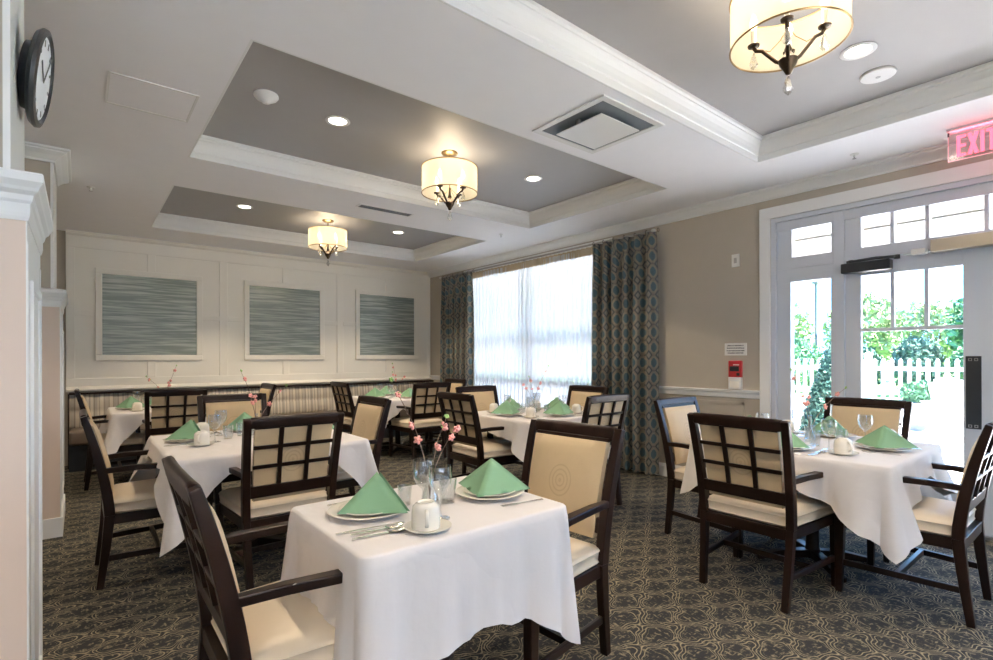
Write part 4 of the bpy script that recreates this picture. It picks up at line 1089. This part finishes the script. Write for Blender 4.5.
# planter
r = empty('planter', (11.7, 2.40, -.02), label='grey square tapered patio planter holding a leafy green plant', cat='planter')
mb = MB()
mb.rings([[Vector((a*q, b_*q, z)) for a, b_ in ((-1, -1), (1, -1), (1, 1), (-1, 1))] for q, z in ((.20, 0), (.27, .46), (.29, .46), (.29, .50), (.25, .50), (.24, .44))], True, True)
mb.build('pot', MT['pot'], r, bevel=.006)
mb = MB(); foliage(mb, (0, 0, .66), (.30, .30, .22), 1500, .045, 77); mb.build('foliage', MT['leaf_mid'], r, recalc=False)
# white slatted patio chair
r = empty('patio_chair', (11.0, 1.75, -.02), rz=math.radians(70), label='white slatted adirondack patio chair outside the glass door', cat='chair')
mb = MB()
for i in range(7):
    x = -.27+i*.09; h = .62+.10*(1-((i-3)/3)**2)
    mb.bar([(x*.85, .16, .30), (x, .16+.20*h, .30+.97*h*.98)], .075, .018)
mb.build('back_slats', MT['fence'], r)
mb = MB()
for i in range(6): y = -.36+i*.09; mb.box(-.27, .27, y, y+.078, .36-.012*i, .378-.012*i)
mb.build('seat', MT['fence'], r)
for s_ in (-1, 1):
    MB().box(s_*.36-.06, s_*.36+.06, -.42, .30, .56, .58).build('arm', MT['fence'], r, bevel=.01)
    MB().box(s_*.31-.02, s_*.31+.02, -.38, -.27, 0, .56).build('leg', MT['fence'], r)
    MB().bar([(s_*.29, -.36, .34), (s_*.29, .45, .04)], .025, .10).build('leg', MT['fence'], r)
r = empty('patio_table', (9.3, 1.75, -.02), label='low round white patio table outside the glass door', cat='table')
MB().lathe([(0, .46), (.44, .46), (.45, .475), (.44, .49), (0, .49)], n=40).build('tabletop', MT['fence'], r, smooth=.6)
for a in range(4): MB().tube([(.30*math.cos(a*PI/2), .30*math.sin(a*PI/2), .46), (.38*math.cos(a*PI/2), .38*math.sin(a*PI/2), .0)], .018, 10).build('leg', MT['fence'], r, smooth=1)
r = empty('street_lamp', (20, 7.0, .36), label='thin dark lamp post beyond the fence in the narrow left pane', cat='street lamp')
MB().tube([(0, 0, 0), (0, 0, 3.5)], [.05, .04], 12).build('pole', MT['pole'], r, smooth=1)
MB().box(-.10, .30, -.09, .09, 3.48, 3.56).build('lamp_head', MT['pole'], r, bevel=.01)
o = MB().tube([(26, -6+i*1.5, 3.35+.010*(i-9)**2*.1) for i in range(24)], .012, 6).build('overhead_wire', MT['pole'], smooth=1)
tag(o, 'thin overhead utility wire crossing the sky beyond the trees', 'wire')

# ---------------------------------------------------------------- light from outside
wd = bpy.data.worlds.new('World'); S.world = wd; wd.use_nodes = True
nt = wd.node_tree; nt.nodes.clear()
bg = nt.nodes.new('ShaderNodeBackground'); bg.inputs[0].default_value = (.28, .55, 1.0, 1); bg.inputs[1].default_value = SKY
wo = nt.nodes.new('ShaderNodeOutputWorld'); nt.links.new(bg.outputs[0], wo.inputs[0])
sun = light('sun', 'SUN', (10, 10, 20), SUN, (1, .87, .74), angle=.01)
sun.rotation_euler = Vector((-.15, .62, -1)).to_track_quat('-Z', 'Y').to_euler()
def portal(y0, y1, z0, z1, x=XR+.30):
    o = light('daylight_portal', 'AREA', (x, (y0+y1)/2, (z0+z1)/2), 1, (1, 1, 1), shape='RECTANGLE', size=(z1-z0), size_y=(y1-y0))
    o.rotation_euler = (0, PI/2, 0); o.data.cycles.is_portal = True
portal(DY0, DY1, .02, DZ); portal(WY0, WY1, WZ0, WZ1); portal(-2.95, -1.35, .4, 2.5)
for a, b in FILL_WIN:
    o = light('daylight_portal', 'AREA', ((a+b)/2, YF-.25, 1.42), 1, (1, 1, 1), shape='RECTANGLE', size=b-a, size_y=2.35)
    o.rotation_euler = (PI/2, 0, 0); o.data.cycles.is_portal = True

# ---------------------------------------------------------------- camera
cd = bpy.data.cameras.new('camera'); cam = bpy.data.objects.new('camera', cd); COL.objects.link(cam)
F = 515.744
cd.sensor_fit = 'HORIZONTAL'; cd.sensor_width = 36; cd.lens = F/993*36
cd.shift_y = (357.332-330)/993; cd.clip_start = .05; cd.clip_end = 300
cam.location = (0, 0, 1.30)
cam.rotation_euler = (PI/2, math.radians(.149), math.radians(-38.935))
S.camera = cam
S.view_settings.view_transform = 'Standard'; S.view_settings.look = 'None'
S.view_settings.gamma = 1; S.view_settings.exposure = EXPO; S.view_settings.use_curve_mapping = False
S.cycles.max_bounces = 12; S.cycles.diffuse_bounces = 6; S.cycles.transparent_max_bounces = 24
S.cycles.glossy_bounces = 4; S.cycles.caustics_reflective = False; S.cycles.caustics_refractive = False
S.cycles.sample_clamp_indirect = 6
